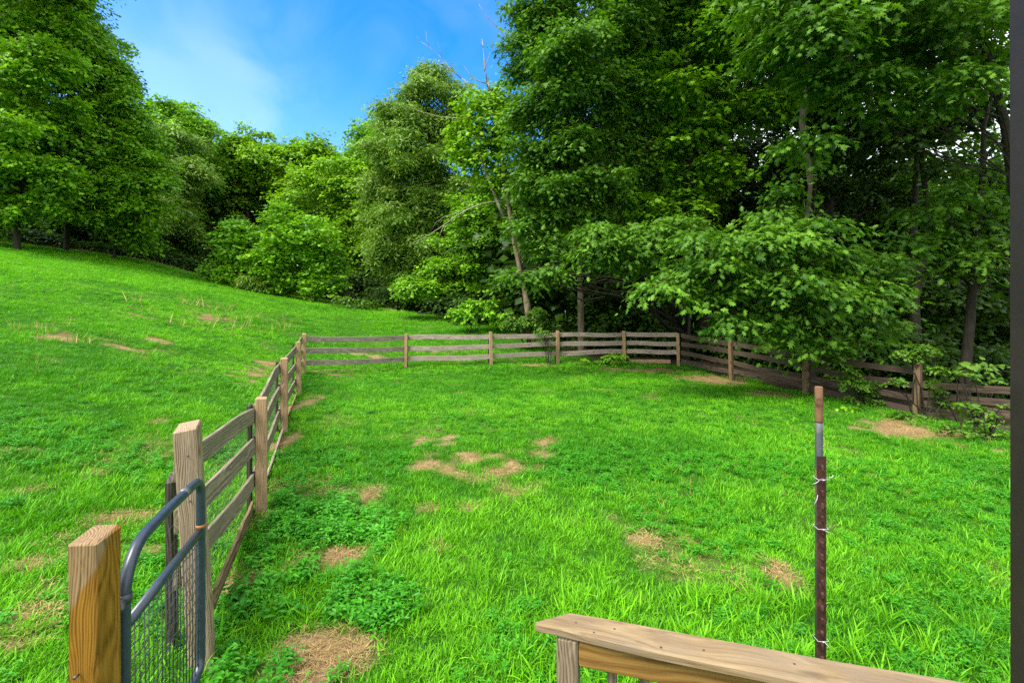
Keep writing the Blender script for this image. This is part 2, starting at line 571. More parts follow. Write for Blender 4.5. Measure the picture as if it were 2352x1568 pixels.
def wood_mat(name, pale, mid, dark, ring=28.0, fine=90.0, knots=True, moss=0.0, wet=None, rough=0.75, ringmix=0.75, weather=None):
    """Sawn timber, grain along local Z."""
    m, t, L = new_mat(name)
    tc = N(t, 'ShaderNodeTexCoord')
    oi = N(t, 'ShaderNodeObjectInfo')
    off = N(t, 'ShaderNodeCombineXYZ')
    L(math_(t, 'MULTIPLY_ADD', oi.outputs['Random'], 0.09, 0.03), off.inputs[0])
    L(math_(t, 'MULTIPLY_ADD', oi.outputs['Random'], -0.13, 0.11), off.inputs[1])
    L(math_(t, 'MULTIPLY', oi.outputs['Random'], 37.0), off.inputs[2])
    ad = N(t, 'ShaderNodeVectorMath', operation='ADD')
    L(tc.outputs['Object'], ad.inputs[0])
    L(off.outputs[0], ad.inputs[1])
    # slow wander of the heart line makes cathedral grain
    warp = N(t, 'ShaderNodeTexNoise', i_Scale=1.0, i_Detail=2.0)
    wm = N(t, 'ShaderNodeMapping')
    wm.inputs['Scale'].default_value = (5, 5, 1.6)
    L(ad.outputs[0], wm.inputs['Vector'])
    L(wm.outputs[0], warp.inputs['Vector'])
    ws = N(t, 'ShaderNodeVectorMath', operation='SCALE')
    ws.inputs['Scale'].default_value = 0.11
    sub = N(t, 'ShaderNodeVectorMath', operation='SUBTRACT')
    sub.inputs[1].default_value = (0.5, 0.5, 0.5)
    L(warp.outputs['Color'], sub.inputs[0])
    L(sub.outputs[0], ws.inputs[0])
    ad2 = N(t, 'ShaderNodeVectorMath', operation='ADD')
    L(ad.outputs[0], ad2.inputs[0])
    L(ws.outputs[0], ad2.inputs[1])
    m2 = N(t, 'ShaderNodeMapping')
    m2.inputs['Scale'].default_value = (1, 1, 0.03)
    L(ad2.outputs[0], m2.inputs['Vector'])
    wv = N(t, 'ShaderNodeTexWave', wave_type='RINGS', rings_direction='Z', i_Scale=ring, i_Distortion=2.2, i_Detail=2.0)
    wv.inputs['Detail Scale'].default_value = 3.0
    L(m2.outputs[0], wv.inputs['Vector'])
    m3 = N(t, 'ShaderNodeMapping')
    m3.inputs['Scale'].default_value = (1, 1, 0.018)
    L(ad2.outputs[0], m3.inputs['Vector'])
    fz = N(t, 'ShaderNodeTexNoise', i_Scale=fine, i_Detail=5.0, i_Roughness=0.7)
    L(m3.outputs[0], fz.inputs['Vector'])
    gr = math_(t, 'ADD', math_(t, 'MULTIPLY', wv.outputs['Fac'], ringmix), math_(t, 'MULTIPLY', fz.outputs[0], 1.15 - ringmix))
    cr = ramp(t, [(0.30, dark), (0.52, mid), (0.80, pale)])
    L(gr, cr.inputs[0])
    c = cr.outputs[0]
    if weather is not None:
        wz = N(t, 'ShaderNodeTexNoise', i_Scale=3.2, i_Detail=5.0, i_Roughness=0.7)
        m4 = N(t, 'ShaderNodeMapping')
        m4.inputs['Scale'].default_value = (1.5, 1.5, 0.6)
        L(ad.outputs[0], m4.inputs['Vector'])
        L(m4.outputs[0], wz.inputs['Vector'])
        wr = ramp(t, [(0.42, (0, 0, 0)), (0.66, (0.85, 0.85, 0.85))])
        L(wz.outputs[0], wr.inputs[0])
        c = mixc(t, wr.outputs[0], c, weather)
    if knots:
        vo = N(t, 'ShaderNodeTexVoronoi', i_Scale=2.6)
        m5 = N(t, 'ShaderNodeMapping')
        m5.inputs['Scale'].default_value = (3.0, 3.0, 0.9)
        L(ad.outputs[0], m5.inputs['Vector'])
        L(m5.outputs[0], vo.inputs['Vector'])
        kr = ramp(t, [(0.07, (1, 1, 1)), (0.16, (0, 0, 0))])
        L(vo.outputs['Distance'], kr.inputs[0])
        c = mixc(t, math_(t, 'MULTIPLY', kr.outputs[0], 0.75), c, tuple(0.45 * x for x in dark))
    if moss > 0:
        mz = N(t, 'ShaderNodeTexNoise', i_Scale=4.5, i_Detail=5.0, i_Roughness=0.7)
        L(ad.outputs[0], mz.inputs['Vector'])
        sep = N(t, 'ShaderNodeSeparateXYZ')
        L(tc.outputs['Object'], sep.inputs[0])
        lowz = N(t, 'ShaderNodeMapRange')
        lowz.inputs[1].default_value = 0.75
        lowz.inputs[2].default_value = 0.0
        L(sep.outputs[2], lowz.inputs[0])
        mr = ramp(t, [(0.45, (0, 0, 0)), (0.8, (1, 1, 1))])
        L(math_(t, 'ADD', math_(t, 'MULTIPLY', mz.outputs[0], 0.75), math_(t, 'MULTIPLY', lowz.outputs[0], 0.33)), mr.inputs[0])
        c = mixc(t, math_(t, 'MULTIPLY', mr.outputs[0], moss), c, (0.085, 0.12, 0.02))
    rgh = rough
    p = N(t, 'ShaderNodeBsdfPrincipled')
    if wet is not None:
        # a soaked, orange-brown stain with a slanting edge across the post
        sep = N(t, 'ShaderNodeSeparateXYZ')
        L(tc.outputs['Object'], sep.inputs[0])
        wzn = N(t, 'ShaderNodeTexNoise', i_Scale=9.0, i_Detail=3.0)
        L(tc.outputs['Object'], wzn.inputs['Vector'])
        e = math_(t, 'ADD', math_(t, 'MULTIPLY', sep.outputs[0], wet[0]), sep.outputs[2])
        e = math_(t, 'ADD', e, math_(t, 'MULTIPLY', sep.outputs[1], wet[1]))
        e = math_(t, 'ADD', e, math_(t, 'MULTIPLY', wzn.outputs[0], 0.09))
        mr = N(t, 'ShaderNodeMapRange', interpolation_type='SMOOTHSTEP')
        mr.inputs[1].default_value = wet[2] + 0.018
        mr.inputs[2].default_value = wet[2] - 0.018
        L(e, mr.inputs[0])
        wc = mixc(t, 1.0, c, wet[3], 'MULTIPLY')
        c = mixc(t, mr.outputs[0], c, wc)
        L(math_(t, 'MULTIPLY_ADD', mr.outputs[0], -0.25, rough), p.inputs['Roughness'])
    else:
        p.inputs['Roughness'].default_value = rough
    p.inputs['Specular IOR Level'].default_value = 0.3
    L(c, p.inputs['Base Color'])
    bp = N(t, 'ShaderNodeBump', i_Strength=0.5, i_Distance=0.004)
    L(gr, bp.inputs['Height'])
    L(bp.outputs[0], p.inputs['Normal'])
    o = N(t, 'ShaderNodeOutputMaterial')
    L(p.outputs[0], o.inputs['Surface'])
    return m


def paint_mat(name, col, rough=0.4, metallic=0.0, rust=None, rust_amt=0.55, scale=14.0, spec=0.5):
    m, t, L = new_mat(name)
    tc = N(t, 'ShaderNodeTexCoord')
    nz = N(t, 'ShaderNodeTexNoise', i_Scale=scale, i_Detail=6.0, i_Roughness=0.7)
    L(tc.outputs['Object'], nz.inputs['Vector'])
    v = ramp(t, [(0.3, tuple(0.72 * c for c in col)), (0.7, tuple(min(1, 1.2 * c) for c in col))])
    L(nz.outputs[0], v.inputs[0])
    c = v.outputs[0]
    p = N(t, 'ShaderNodeBsdfPrincipled')
    p.inputs['Metallic'].default_value = metallic
    p.inputs['Specular IOR Level'].default_value = spec
    if rust is not None:
        n2 = N(t, 'ShaderNodeTexNoise', i_Scale=scale * 0.6, i_Detail=8.0, i_Roughness=0.75)
        L(tc.outputs['Object'], n2.inputs['Vector'])
        rr = ramp(t, [(rust_amt, (0, 0, 0)), (rust_amt + 0.07, (1, 1, 1))])
        L(n2.outputs[0], rr.inputs[0])
        c = mixc(t, rr.outputs[0], c, rust)
        L(math_(t, 'MULTIPLY_ADD', rr.outputs[0], 0.35, rough), p.inputs['Roughness'])
    else:
        L(math_(t, 'MULTIPLY_ADD', nz.outputs[0], 0.25, rough - 0.12), p.inputs['Roughness'])
    L(c, p.inputs['Base Color'])
    bp = N(t, 'ShaderNodeBump', i_Strength=0.25, i_Distance=0.002)
    L(nz.outputs[0], bp.inputs['Height'])
    L(bp.outputs[0], p.inputs['Normal'])
    o = N(t, 'ShaderNodeOutputMaterial')
    L(p.outputs[0], o.inputs['Surface'])
    return m


M = {}
M['maple'] = leaf_mat('maple_leaf', (0.052, 0.17, 0.004), (0.25, 0.51, 0.012), (1.4, 1.4, 0.5), spec=0.22)
M['sunny'] = leaf_mat('yellow_green_leaf', (0.075, 0.205, 0.003), (0.28, 0.52, 0.01), (1.35, 1.35, 0.5), spec=0.22)
M['pale'] = leaf_mat('olive_leaf', (0.062, 0.17, 0.01), (0.25, 0.4, 0.04), (1.3, 1.3, 0.6), rough=0.42, spec=0.28)
M['oak'] = leaf_mat('oak_leaf', (0.026, 0.1, 0.005), (0.145, 0.31, 0.022), (1.45, 1.5, 0.5), rough=0.48, spec=0.2)
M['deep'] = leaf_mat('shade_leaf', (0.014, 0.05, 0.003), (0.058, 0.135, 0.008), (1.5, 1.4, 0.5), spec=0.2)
M['fresh'] = leaf_mat('sapling_leaf', (0.075, 0.235, 0.006), (0.26, 0.54, 0.018), (1.5, 1.4, 0.6), spec=0.25)
M['vine'] = leaf_mat('vine_leaf', (0.031, 0.120, 0.0072), (0.156, 0.288, 0.026), (1.4, 1.3, 0.5), spec=0.25)
M['grass'] = leaf_mat('grass_blade', (0.016, 0.165, 0.003), (0.195, 0.53, 0.010), (1.25, 1.3, 0.5), rough=0.5, spec=0.18, mixf=0.28, inst=True)
M['weed'] = leaf_mat('weed_leaf', (0.022, 0.175, 0.005), (0.105, 0.44, 0.016), (1.3, 1.3, 0.5), rough=0.45, spec=0.3, inst=True)
M['straw'] = leaf_mat('straw', (0.22, 0.13, 0.045), (0.52, 0.38, 0.16), (1, 1, 1), rough=0.7, mixf=0.15, spec=0.2, inst=True)
M['bark'] = bark_mat('bark', (0.012, 0.010, 0.008), (0.050, 0.040, 0.030))
M['bark_brown'] = bark_mat('brown_bark', (0.10, 0.068, 0.042), (0.34, 0.255, 0.175))
M['dead'] = bark_mat('dead_bark', (0.20, 0.15, 0.11), (0.58, 0.50, 0.41))
M['rail'] = wood_mat('weathered_rail', (0.428, 0.354, 0.284), (0.271, 0.216, 0.166), (0.121, 0.092, 0.068), ring=16, ringmix=0.35, weather=(0.215, 0.182, 0.150), moss=0.10)
M['rail_near'] = wood_mat('mossy_rail', (0.310, 0.257, 0.181), (0.185, 0.146, 0.100), (0.081, 0.063, 0.043), ring=14, ringmix=0.3, weather=(0.150, 0.130, 0.088), moss=0.3)
M['post'] = wood_mat('treated_post', (0.435, 0.303, 0.173), (0.313, 0.192, 0.097), (0.152, 0.084, 0.038), ring=30, ringmix=0.34, fine=120, moss=0.55)
M['post_shaded'] = wood_mat('shaded_brown_post', (0.226, 0.158, 0.090), (0.163, 0.100, 0.050), (0.079, 0.044, 0.020), ring=30, ringmix=0.34, fine=120, moss=0.55)  # treated post wood made darker: the trees' shade is put into its colour
M['post_grey'] = wood_mat('grey_grained_post', (0.379, 0.296, 0.200), (0.228, 0.162, 0.094), (0.106, 0.066, 0.036), ring=34, ringmix=0.36, fine=120, moss=0.25)
M['rail_shaded'] = wood_mat('shaded_brown_rail', (0.112, 0.079, 0.056), (0.064, 0.042, 0.030), (0.030, 0.019, 0.014), ring=14, ringmix=0.45, weather=(0.070, 0.050, 0.036), moss=0.2)  # browner rail wood, its colour also darkened to carry the shade under the trees
M['batten'] = wood_mat('dark_batten', (0.084, 0.069, 0.055), (0.051, 0.040, 0.031), (0.024, 0.018, 0.014), ring=14, ringmix=0.45)
M['gate_post'] = wood_mat('soaked_post', (0.279, 0.190, 0.097), (0.179, 0.109, 0.048), (0.079, 0.043, 0.016), ring=34, ringmix=0.26, fine=130, wet=(-1.6, -1.5, 1.36, (1.0, 0.74, 0.23)), rough=0.6)
M['cap'] = wood_mat('rail_cap', (0.277, 0.201, 0.112), (0.208, 0.143, 0.074), (0.112, 0.069, 0.033), ring=14, fine=150, ringmix=0.22, weather=(0.170, 0.132, 0.092))
M['rail_post'] = wood_mat('rail_post', (0.252, 0.199, 0.140), (0.161, 0.115, 0.070), (0.070, 0.043, 0.025), ring=30, ringmix=0.32, fine=120)
M['apron'] = wood_mat('apron_board', (0.248, 0.140, 0.034), (0.180, 0.093, 0.019), (0.093, 0.043, 0.007), ring=9, ringmix=0.3)
M['apron_dull'] = wood_mat('loose_plank', (0.210, 0.140, 0.077), (0.140, 0.087, 0.045), (0.063, 0.038, 0.021), ring=9, ringmix=0.5, moss=0.4)
M['tube'] = paint_mat('blue_black_tube', (0.030, 0.042, 0.060), rough=0.33, rust=(0.16, 0.075, 0.032), rust_amt=0.66, scale=24)
M['wire'] = paint_mat('black_wire', (0.030, 0.034, 0.038), rough=0.45)
M['galv'] = paint_mat('dull_wire', (0.13, 0.13, 0.12), rough=0.5, metallic=0.3)
M['rust_stake'] = paint_mat('red_brown_stake', (0.042, 0.013, 0.009), rough=0.6, rust=(0.085, 0.030, 0.014), rust_amt=0.52, scale=34)
M['pipe_grey'] = paint_mat('grey_pipe', (0.070, 0.080, 0.088), rough=0.62, rust=(0.19, 0.13, 0.04), rust_amt=0.53, scale=16)
M['pipe_rust'] = paint_mat('rusty_pipe', (0.165, 0.082, 0.036), rough=0.85, rust=(0.07, 0.030, 0.014), rust_amt=0.50, scale=30)
M['white_tie'] = paint_mat('white_nylon', (0.52, 0.52, 0.54), rough=0.4)
M['column'] = paint_mat('brown_column_paint', (0.017, 0.0115, 0.0080), rough=0.55, scale=5.0)
M['nail'] = paint_mat('nail_head', (0.10, 0.085, 0.08), rough=0.5, metallic=0.5)
M['pink'] = paint_mat('pink_flower', (0.55, 0.12, 0.22), rough=0.7)


def ground_mat():
    m, t, L = new_mat('ground')
    tc = N(t, 'ShaderNodeTexCoord')
    dry = N(t, 'ShaderNodeAttribute', attribute_name='dry')
    wod = N(t, 'ShaderNodeAttribute', attribute_name='wood')
    n1 = N(t, 'ShaderNodeTexNoise', i_Scale=1.2, i_Detail=8.0, i_Roughness=0.7)
    n2 = N(t, 'ShaderNodeTexNoise', i_Scale=26.0, i_Detail=6.0, i_Roughness=0.7)
    n3 = N(t, 'ShaderNodeTexNoise', i_Scale=9.0, i_Detail=8.0, i_Roughness=0.75, i_Distortion=1.5)
    for n in (n1, n2, n3):
        L(tc.outputs['Object'], n.inputs['Vector'])
    g = ramp(t, [(0.30, (0.013, 0.060, 0.004)), (0.52, (0.026, 0.105, 0.006)), (0.72, (0.060, 0.120, 0.014))])
    L(math_(t, 'ADD', math_(t, 'MULTIPLY', n1.outputs[0], 0.55), math_(t, 'MULTIPLY', n2.outputs[0], 0.45)), g.inputs[0])
    s = ramp(t, [(0.32, (0.125, 0.075, 0.035)), (0.5, (0.29, 0.19, 0.095)), (0.7, (0.44, 0.32, 0.17))])
    L(math_(t, 'ADD', math_(t, 'MULTIPLY', n3.outputs[0], 0.6), math_(t, 'MULTIPLY', n2.outputs[0], 0.4)), s.inputs[0])
    f = ramp(t, [(0.35, (0.016, 0.014, 0.008)), (0.7, (0.060, 0.042, 0.022))])
    L(n3.outputs[0], f.inputs[0])
    c = mixc(t, dry.outputs['Fac'], g.outputs[0], s.outputs[0])
    c = mixc(t, wod.outputs['Fac'], c, f.outputs[0])
    p = N(t, 'ShaderNodeBsdfPrincipled')
    p.inputs['Roughness'].default_value = 0.95
    p.inputs['Specular IOR Level'].default_value = 0.1
    L(c, p.inputs['Base Color'])
    bp = N(t, 'ShaderNodeBump', i_Strength=0.8, i_Distance=0.05)
    L(n2.outputs[0], bp.inputs['Height'])
    L(bp.outputs[0], p.inputs['Normal'])
    o = N(t, 'ShaderNodeOutputMaterial')
    L(p.outputs[0], o.inputs['Surface'])
    return m


# ------------------------------------------------------------------ the ground
def axis(segs):
    out = [segs[0][0]]
    for (a, b, st) in segs:
        n = max(1, int(round((b - a) / st)))
        out += list(np.linspace(a, b, n + 1)[1:])
    return np.array(out)


gx = axis([(-400, -80, 40), (-80, -40, 4), (-40, -12, 0.8), (-12, -6, 0.3), (-6, 9, 0.1), (9, 20, 0.6), (20, 60, 4), (60, 400, 40)])
gy = axis([(-200, -20, 30), (-20, 0, 2.5), (0, 1.6, 0.4), (1.6, 17, 0.1), (17, 40, 0.6), (40, 80, 3), (80, 500, 42)])
GX, GY = np.meshgrid(gx, gy)
gxf, gyf = GX.ravel(), GY.ravel()
gz = H(gxf, gyf)
sdist = in_field(gxf, gyf)
wood = np.clip(0.5 - (sdist + (fbm(gxf * 0.9, gyf * 0.9, 5, 3) - 0.5) * 1.6) / 1.0, 0, 1)
nx, ny = len(gx), len(gy)
idx = np.arange(nx * ny).reshape(ny, nx)
GF = np.stack([idx[:-1, :-1].ravel(), idx[:-1, 1:].ravel(), idx[1:, 1:].ravel(), idx[1:, :-1].ravel()], 1)
gme = mesh_np('ground', np.stack([gxf, gyf, gz], 1), GF, ground_mat(),
              {'dry': ('POINT', 'FLOAT', dryness(gxf, gyf).astype(np.float32)), 'wood': ('POINT', 'FLOAT', wood.astype(np.float32))}, smooth=True)
tag(link('ground', gme), 'bright green grassy paddock and rising hillside', None, kind='structure')


# ------------------------------------------------------------------ grass, weeds, straw
def blade_mesh(name, n, rad, lmin, lmax, wid, lean, mat, rng, seg=3, curl=0.5, flat=False):
    V, F, T = [], [], []
    for i in range(n):
        a, r = rng.uniform(0, 6.283), rad * math.sqrt(rng.uniform(0, 1))
        b = np.array([r * math.cos(a), r * math.sin(a), -0.01])
        ln = rng.uniform(lmin, lmax)
        az = a + rng.normal(0, 1.0)
        d = np.array([math.cos(az), math.sin(az), 0])
        s = np.array([-math.sin(az + rng.normal(0, .6)), math.cos(az + rng.normal(0, .6)), 0])
        w = wid * rng.uniform(0.7, 1.3)
        th = abs(rng.normal(lean, 0.25)) if not flat else rng.uniform(1.25, 1.6)
        cu = rng.uniform(0.2, 1.2) * curl
        p = b.copy()
        if flat:
            p[2] = rng.uniform(0.0, 0.03)
        tt = rng.uniform(0, 1)
        base = len(V)
        for k in range(seg + 1):
            f = k / seg
            ww = w * (1 - f ** 1.6) * (0.75 + 0.6 * min(1, f * 3)) * 0.5
            if k < seg:
                V += [p - s * ww, p + s * ww]
                T += [tt, tt]
            else:
                V.append(p.copy())
                T.append(tt)
            an = th + cu * f
            p = p + ln / seg * (math.sin(an) * d + np.array([0, 0, math.cos(an)]))
        for k in range(seg - 1):
            q = base + 2 * k
            F += [(q, q + 1, q + 3), (q, q + 3, q + 2)]
        q = base + 2 * (seg - 1)
        F.append((q, q + 1, q + 2))
    return mesh_np(name, np.array(V), np.array(F), mat, {'tint': ('POINT', 'FLOAT', np.array(T, np.float32))})


def weed_mesh(name, n_stems, hgt, leaf_l, leaf_w, rad, mat, rng, per=6):
    """Low broad-leaved plants: short stems with pointed oval leaves held out flat."""
    V, F, T = [], [], []
    for s_ in range(n_stems):
        a, r = rng.uniform(0, 6.283), rad * math.sqrt(rng.uniform(0, 1))
        b = np.array([r * math.cos(a), r * math.sin(a), 0.0])
        hh = hgt * rng.uniform(0.6, 1.15)
        ln = np.array([rng.normal(0, .25), rng.normal(0, .25), 1.0])
        tip = b + ln * hh
        base = len(V)
        V += [b + [.002, 0, 0], b - [.002, 0, 0], tip]
        T += [0.2] * 3
        F.append((base, base + 1, base + 2))
        a0 = rng.uniform(0, 6.28)
        for k in range(per):
            f = 0.35 + 0.65 * k / max(1, per - 1)
            p = b + (tip - b) * f
            az = a0 + k * 2.4 + rng.normal(0, .3)
            up = rng.uniform(-0.15, 0.5)
            d = np.array([math.cos(az), math.sin(az), up])
            d /= np.linalg.norm(d)
            sd_ = np.array([-math.sin(az), math.cos(az), rng.normal(0, .25)])
            nn = np.cross(d, sd_)
            L_ = leaf_l * rng.uniform(0.6, 1.15) * (1.15 - 0.4 * f)
            W_ = leaf_w * L_ / leaf_l
            q = len(V)
            droop = np.array([0, 0, -L_ * rng.uniform(0.05, 0.3)])
            V += [p, p + d * L_ * .35 + sd_ * W_ * .5 + nn * W_ * .14, p + d * L_ * .35 - sd_ * W_ * .5 + nn * W_ * .14, p + d * L_ * .4,
                  p + d * L_ * .7 + sd_ * W_ * .33 + droop * .4 + nn * W_ * .1, p + d * L_ * .7 - sd_ * W_ * .33 + droop * .4 + nn * W_ * .1, p + d * L_ + droop]
            tt = rng.uniform(0, 1)
            T += [tt] * 7
            F += [(q, q + 1, q + 3), (q, q + 3, q + 2), (q + 1, q + 4, q + 3), (q + 3, q + 5, q + 2), (q + 3, q + 4, q + 6), (q + 3, q + 6, q + 5)]
    return mesh_np(name, np.array(V), np.array(F), mat, {'tint': ('POINT', 'FLOAT', np.array(T, np.float32))})


def scatter(name, P, rot, scl, patch, protos, label, cat, rng):
    n = len(P)
    me = bpy.data.meshes.new(name)
    me.vertices.add(n)
    me.vertices.foreach_set('co', np.ascontiguousarray(P, np.float32).ravel())
    for an, typ, data in (('rot', 'FLOAT_VECTOR', rot), ('scl', 'FLOAT', scl), ('patch', 'FLOAT', patch), ('pick', 'INT', rng.integers(0, len(protos), n))):
        a = me.attributes.new(an, typ, 'POINT')
        dt = np.int32 if typ == 'INT' else np.float32
        a.data.foreach_set('vector' if typ == 'FLOAT_VECTOR' else 'value', np.ascontiguousarray(data, dt).ravel())
    me.materials.append(protos[0].materials[0])
    o = link(name, me)
    tag(o, label, cat, kind='stuff')
    g = bpy.data.node_groups.new(name + '_scatter', 'GeometryNodeTree')
    g.interface.new_socket('Geometry', in_out='INPUT', socket_type='NodeSocketGeometry')
    g.interface.new_socket('Geometry', in_out='OUTPUT', socket_type='NodeSocketGeometry')
    gi, go = g.nodes.new('NodeGroupInput'), g.nodes.new('NodeGroupOutput')
    L = g.links.new
    j = g.nodes.new('GeometryNodeJoinGeometry')
    for pm in protos:
        po = bpy.data.objects.new(pm.name, pm)
        oi = g.nodes.new('GeometryNodeObjectInfo')
        oi.inputs['Object'].default_value = po
        gt = g.nodes.new('GeometryNodeGeometryToInstance')
        L(oi.outputs['Geometry'], gt.inputs[0])
        L(gt.outputs[0], j.inputs[0])

    def attr(nm, dt):
        a = g.nodes.new('GeometryNodeInputNamedAttribute')
        a.data_type = dt
        a.inputs['Name'].default_value = nm
        return [s for s in a.outputs if s.enabled and s.name == 'Attribute'][0]
    ip = g.nodes.new('GeometryNodeInstanceOnPoints')
    L(gi.outputs[0], ip.inputs['Points'])
    L(j.outputs[0], ip.inputs['Instance'])
    ip.inputs['Pick Instance'].default_value = True
    L(attr('pick', 'INT'), ip.inputs['Instance Index'])
    er = g.nodes.new('FunctionNodeEulerToRotation')
    L(attr('rot', 'FLOAT_VECTOR'), er.inputs[0])
    L(er.outputs[0], ip.inputs['Rotation'])
    L(attr('scl', 'FLOAT'), ip.inputs['Scale'])
    L(ip.outputs[0], go.inputs[0])
    md = o.modifiers.new('scatter', 'NODES')
    md.node_group = g
    return o


def wedge(rng, y0, y1, dens, k=1.25, pad=2.2):
    area = k * (y1 * y1 - y0 * y0) + 2 * pad * (y1 - y0)
    n = int(area * dens)
    u = rng.uniform(0, 1, n)
    y = np.sqrt(y0 * y0 + u * (y1 * y1 - y0 * y0))
    x = rng.uniform(-1, 1, n) * (k * y + pad)
    return x, y


rg = np.random.default_rng(5)
# weed bed inside the fence by the gate, coarse grass toward the deck, low weeds elsewhere
def weed_amount(x, y):
    fx = np.interp(y, [1.6, 2.75, 4.7, 7.4, 10.2, 13], [-1.5, -1.8, -2.4, -3.4, -4.45, -5.5])
    bed = np.clip(1 - np.abs(x - fx - 0.62) / 0.8, 0, 1) * np.clip((6.0 - y) / 1.8, 0, 1) * (x > fx + 0.05) * np.clip((fbm(x * 1.5, y * 1.5, 36, 3) - 0.33) * 5, 0, 1)
    n = fbm(x * 0.7 + 9, y * 0.7, 31, 3)
    right = np.clip((x - 0.6) / 1.5, 0, 1) * np.clip((12 - y) / 3, 0, 1) * np.clip((n - 0.44) * 6, 0, 1) * 0.6
    edge = 0.5 * np.clip((n - 0.5) * 6, 0, 1) * np.clip(1 - np.abs(y - 15.0) / 0.9, 0, 1) * (x > -3.5) * (x < 4)
    return np.clip(np.maximum(np.maximum(bed * 1.6, right), edge), 0, 1)


def grass_points(bands, sgn):
    X, Y, S = [], [], []
    for (y0, y1, dens, sc) in bands:
        x, y = wedge(rg, y0, y1, dens)
        X.append(x)
        Y.append(y)
        S.append(np.full(len(x), sc))
    x, y, s = np.concatenate(X), np.concatenate(Y), np.concatenate(S)
    return x, y, s


def place(x, y, s, dz=0.0, tilt=0.12):
    z = H(x, y) + dz
    rot = np.stack([rg.normal(0, tilt, len(x)), rg.normal(0, tilt, len(x)), rg.uniform(0, 6.283, len(x))], 1)
    return np.stack([x, y, z], 1), rot


def build_ground_cover():
    global rg
    fine = [blade_mesh('grass_tuft', 36, 0.090, 0.028, 0.085, 0.0046, 0.55, M['grass'], rg, curl=1.0) for _ in range(5)]
    x, y, s = grass_points([(0.8, 4.5, 290, 1.0), (4.5, 8, 215, 1.0), (8, 14, 130, 1.1), (14, 24, 75, 1.35), (24, 38, 42, 1.8)], 1)
    sd_ = in_field(x, y)
    dr = dryness(x, y)
    we = weed_amount(x, y)
    keep = (sd_ + (fbm(x * 0.9, y * 0.9, 5, 3) - 0.5) * 1.6 > 0.0) & (rg.uniform(0, 1, len(x)) > np.where(dr > 0.62, 0.93, dr * 0.66)) & (rg.uniform(0, 1, len(x)) > we * 0.15)
    x, y, s, dr = x[keep], y[keep], s[keep], dr[keep]
    big = fbm(x * 0.45, y * 0.45, 41, 3)
    tall = 0.70 + 0.62 * np.clip((fbm(x * 0.8, y * 0.8, 51, 3) - 0.3) * 1.6, 0, 1)
    s = s * tall * np.where(rg.uniform(0, 1, len(x)) < .14, 1.5, 1.0) * rg.uniform(0.65, 1.2, len(x)) * (1 - 0.45 * dr)
    patch = np.clip(0.52 + (big - 0.5) * 2.0 + (fbm(x * 1.9, y * 1.9, 43, 3) - .5) * 1.5 + rg.normal(0, .27, len(x)) + 0.42 * np.clip((y - 8) / 8, 0, 1) * (x < np.interp(y, [2.75, 13, 16, 40], [-1.9, -5.7, 2, 2])), 0, 1)
    P, rot = place(x, y, s)
    scatter('grass', P, rot, s, patch, fine, 'short bright green grass covering the paddock and hillside', 'grass', rg)

    coarse = [blade_mesh('coarse_grass_tuft', 18, 0.07, 0.09, 0.19, 0.0085, 0.45, M['grass'], rg, seg=4, curl=1.3) for _ in range(5)]
    x, y = wedge(rg, 1.5, 6.0, 105)
    x2, y2 = wedge(rg, 6, 14, 14)
    x, y = np.concatenate([x, x2]), np.concatenate([y, y2])
    a = np.clip((x + 0.75) / 0.9, 0, 1) * np.clip((fbm(x * 0.9 + 3, y * 0.9, 61, 3) - 0.36) * 3.6, 0, 1) * np.clip((4.3 - y) / 1.7, 0.07, 1)
    a = np.maximum(a, 0.75 * np.clip((x - 0.7) / 0.5, 0, 1) * np.clip((3.7 - y) / 0.8, 0, 1))
    a = np.maximum(a, 0.16 * (x < -0.5) * np.clip((4.2 - y) / 1.0, 0, 1))
    a = a * (in_field(x, y) > 0.2) * (1 - np.clip(dryness(x, y) * 1.4, 0, 1))
    k = rg.uniform(0, 1, len(x)) < a
    x, y = x[k], y[k]
    P, rot = place(x, y, None)
    scatter('coarse_grass', P, rot, rg.uniform(0.6, 1.15, len(x)), np.clip(0.5 + (fbm(x * .6, y * .6, 71, 2) - .5) * 2 + rg.normal(0, .2, len(x)), 0, 1), coarse,
            'long broad-bladed tufts of grass beside the wooden deck rail', 'grass', rg)

    weeds = [weed_mesh('weed_clump', 7, 0.15, 0.075, 0.03, 0.09, M['weed'], rg) for _ in range(5)]
    x, y = wedge(rg, 1.5, 6.5, 190)
    x2, y2 = wedge(rg, 6.5, 17, 34)
    x, y = np.concatenate([x, x2]), np.concatenate([y, y2])
    a = np.maximum(weed_amount(x, y) * 1.15, 0.60 * np.clip((fbm(x * 1.1 + 2, y * 1.1, 38, 3) - 0.38) * 5, 0, 1)) * (in_field(x, y) > 0.1) * (1 - np.clip(dryness(x, y) * 1.5, 0, 0.97))
    k = rg.uniform(0, 1, len(x)) < a
    x, y = x[k], y[k]
    P, rot = place(x, y, None)
    sc = np.where(weed_amount(x, y) * (x < 0) > 0.25, rg.uniform(0.35, 1.0, len(x)), rg.uniform(0.25, 0.6, len(x)))
    scatter('weeds', P, rot, sc, rg.uniform(0.1, 1.0, len(x)), weeds, 'leafy green weeds crowding the inside of the fence and the lawn', 'weeds', rg)

    straws = [blade_mesh('straw_wisp', 44, 0.10, 0.025, 0.085, 0.0030, 0.3, M['straw'], rg, curl=0.25, flat=True) for _ in range(4)]
    x, y = wedge(rg, 1.5, 6, 260)
    x2, y2 = wedge(rg, 6, 17, 60)
    x, y = np.concatenate([x, x2]), np.concatenate([y, y2])
    dr = dryness(x, y)
    k = (rg.uniform(0, 1, len(x)) < dr * 1.1 - 0.12) & (in_field(x, y) > -0.6)
    x, y = x[k], y[k]
    P, rot = place(x, y, None, dz=0.008, tilt=0.08)
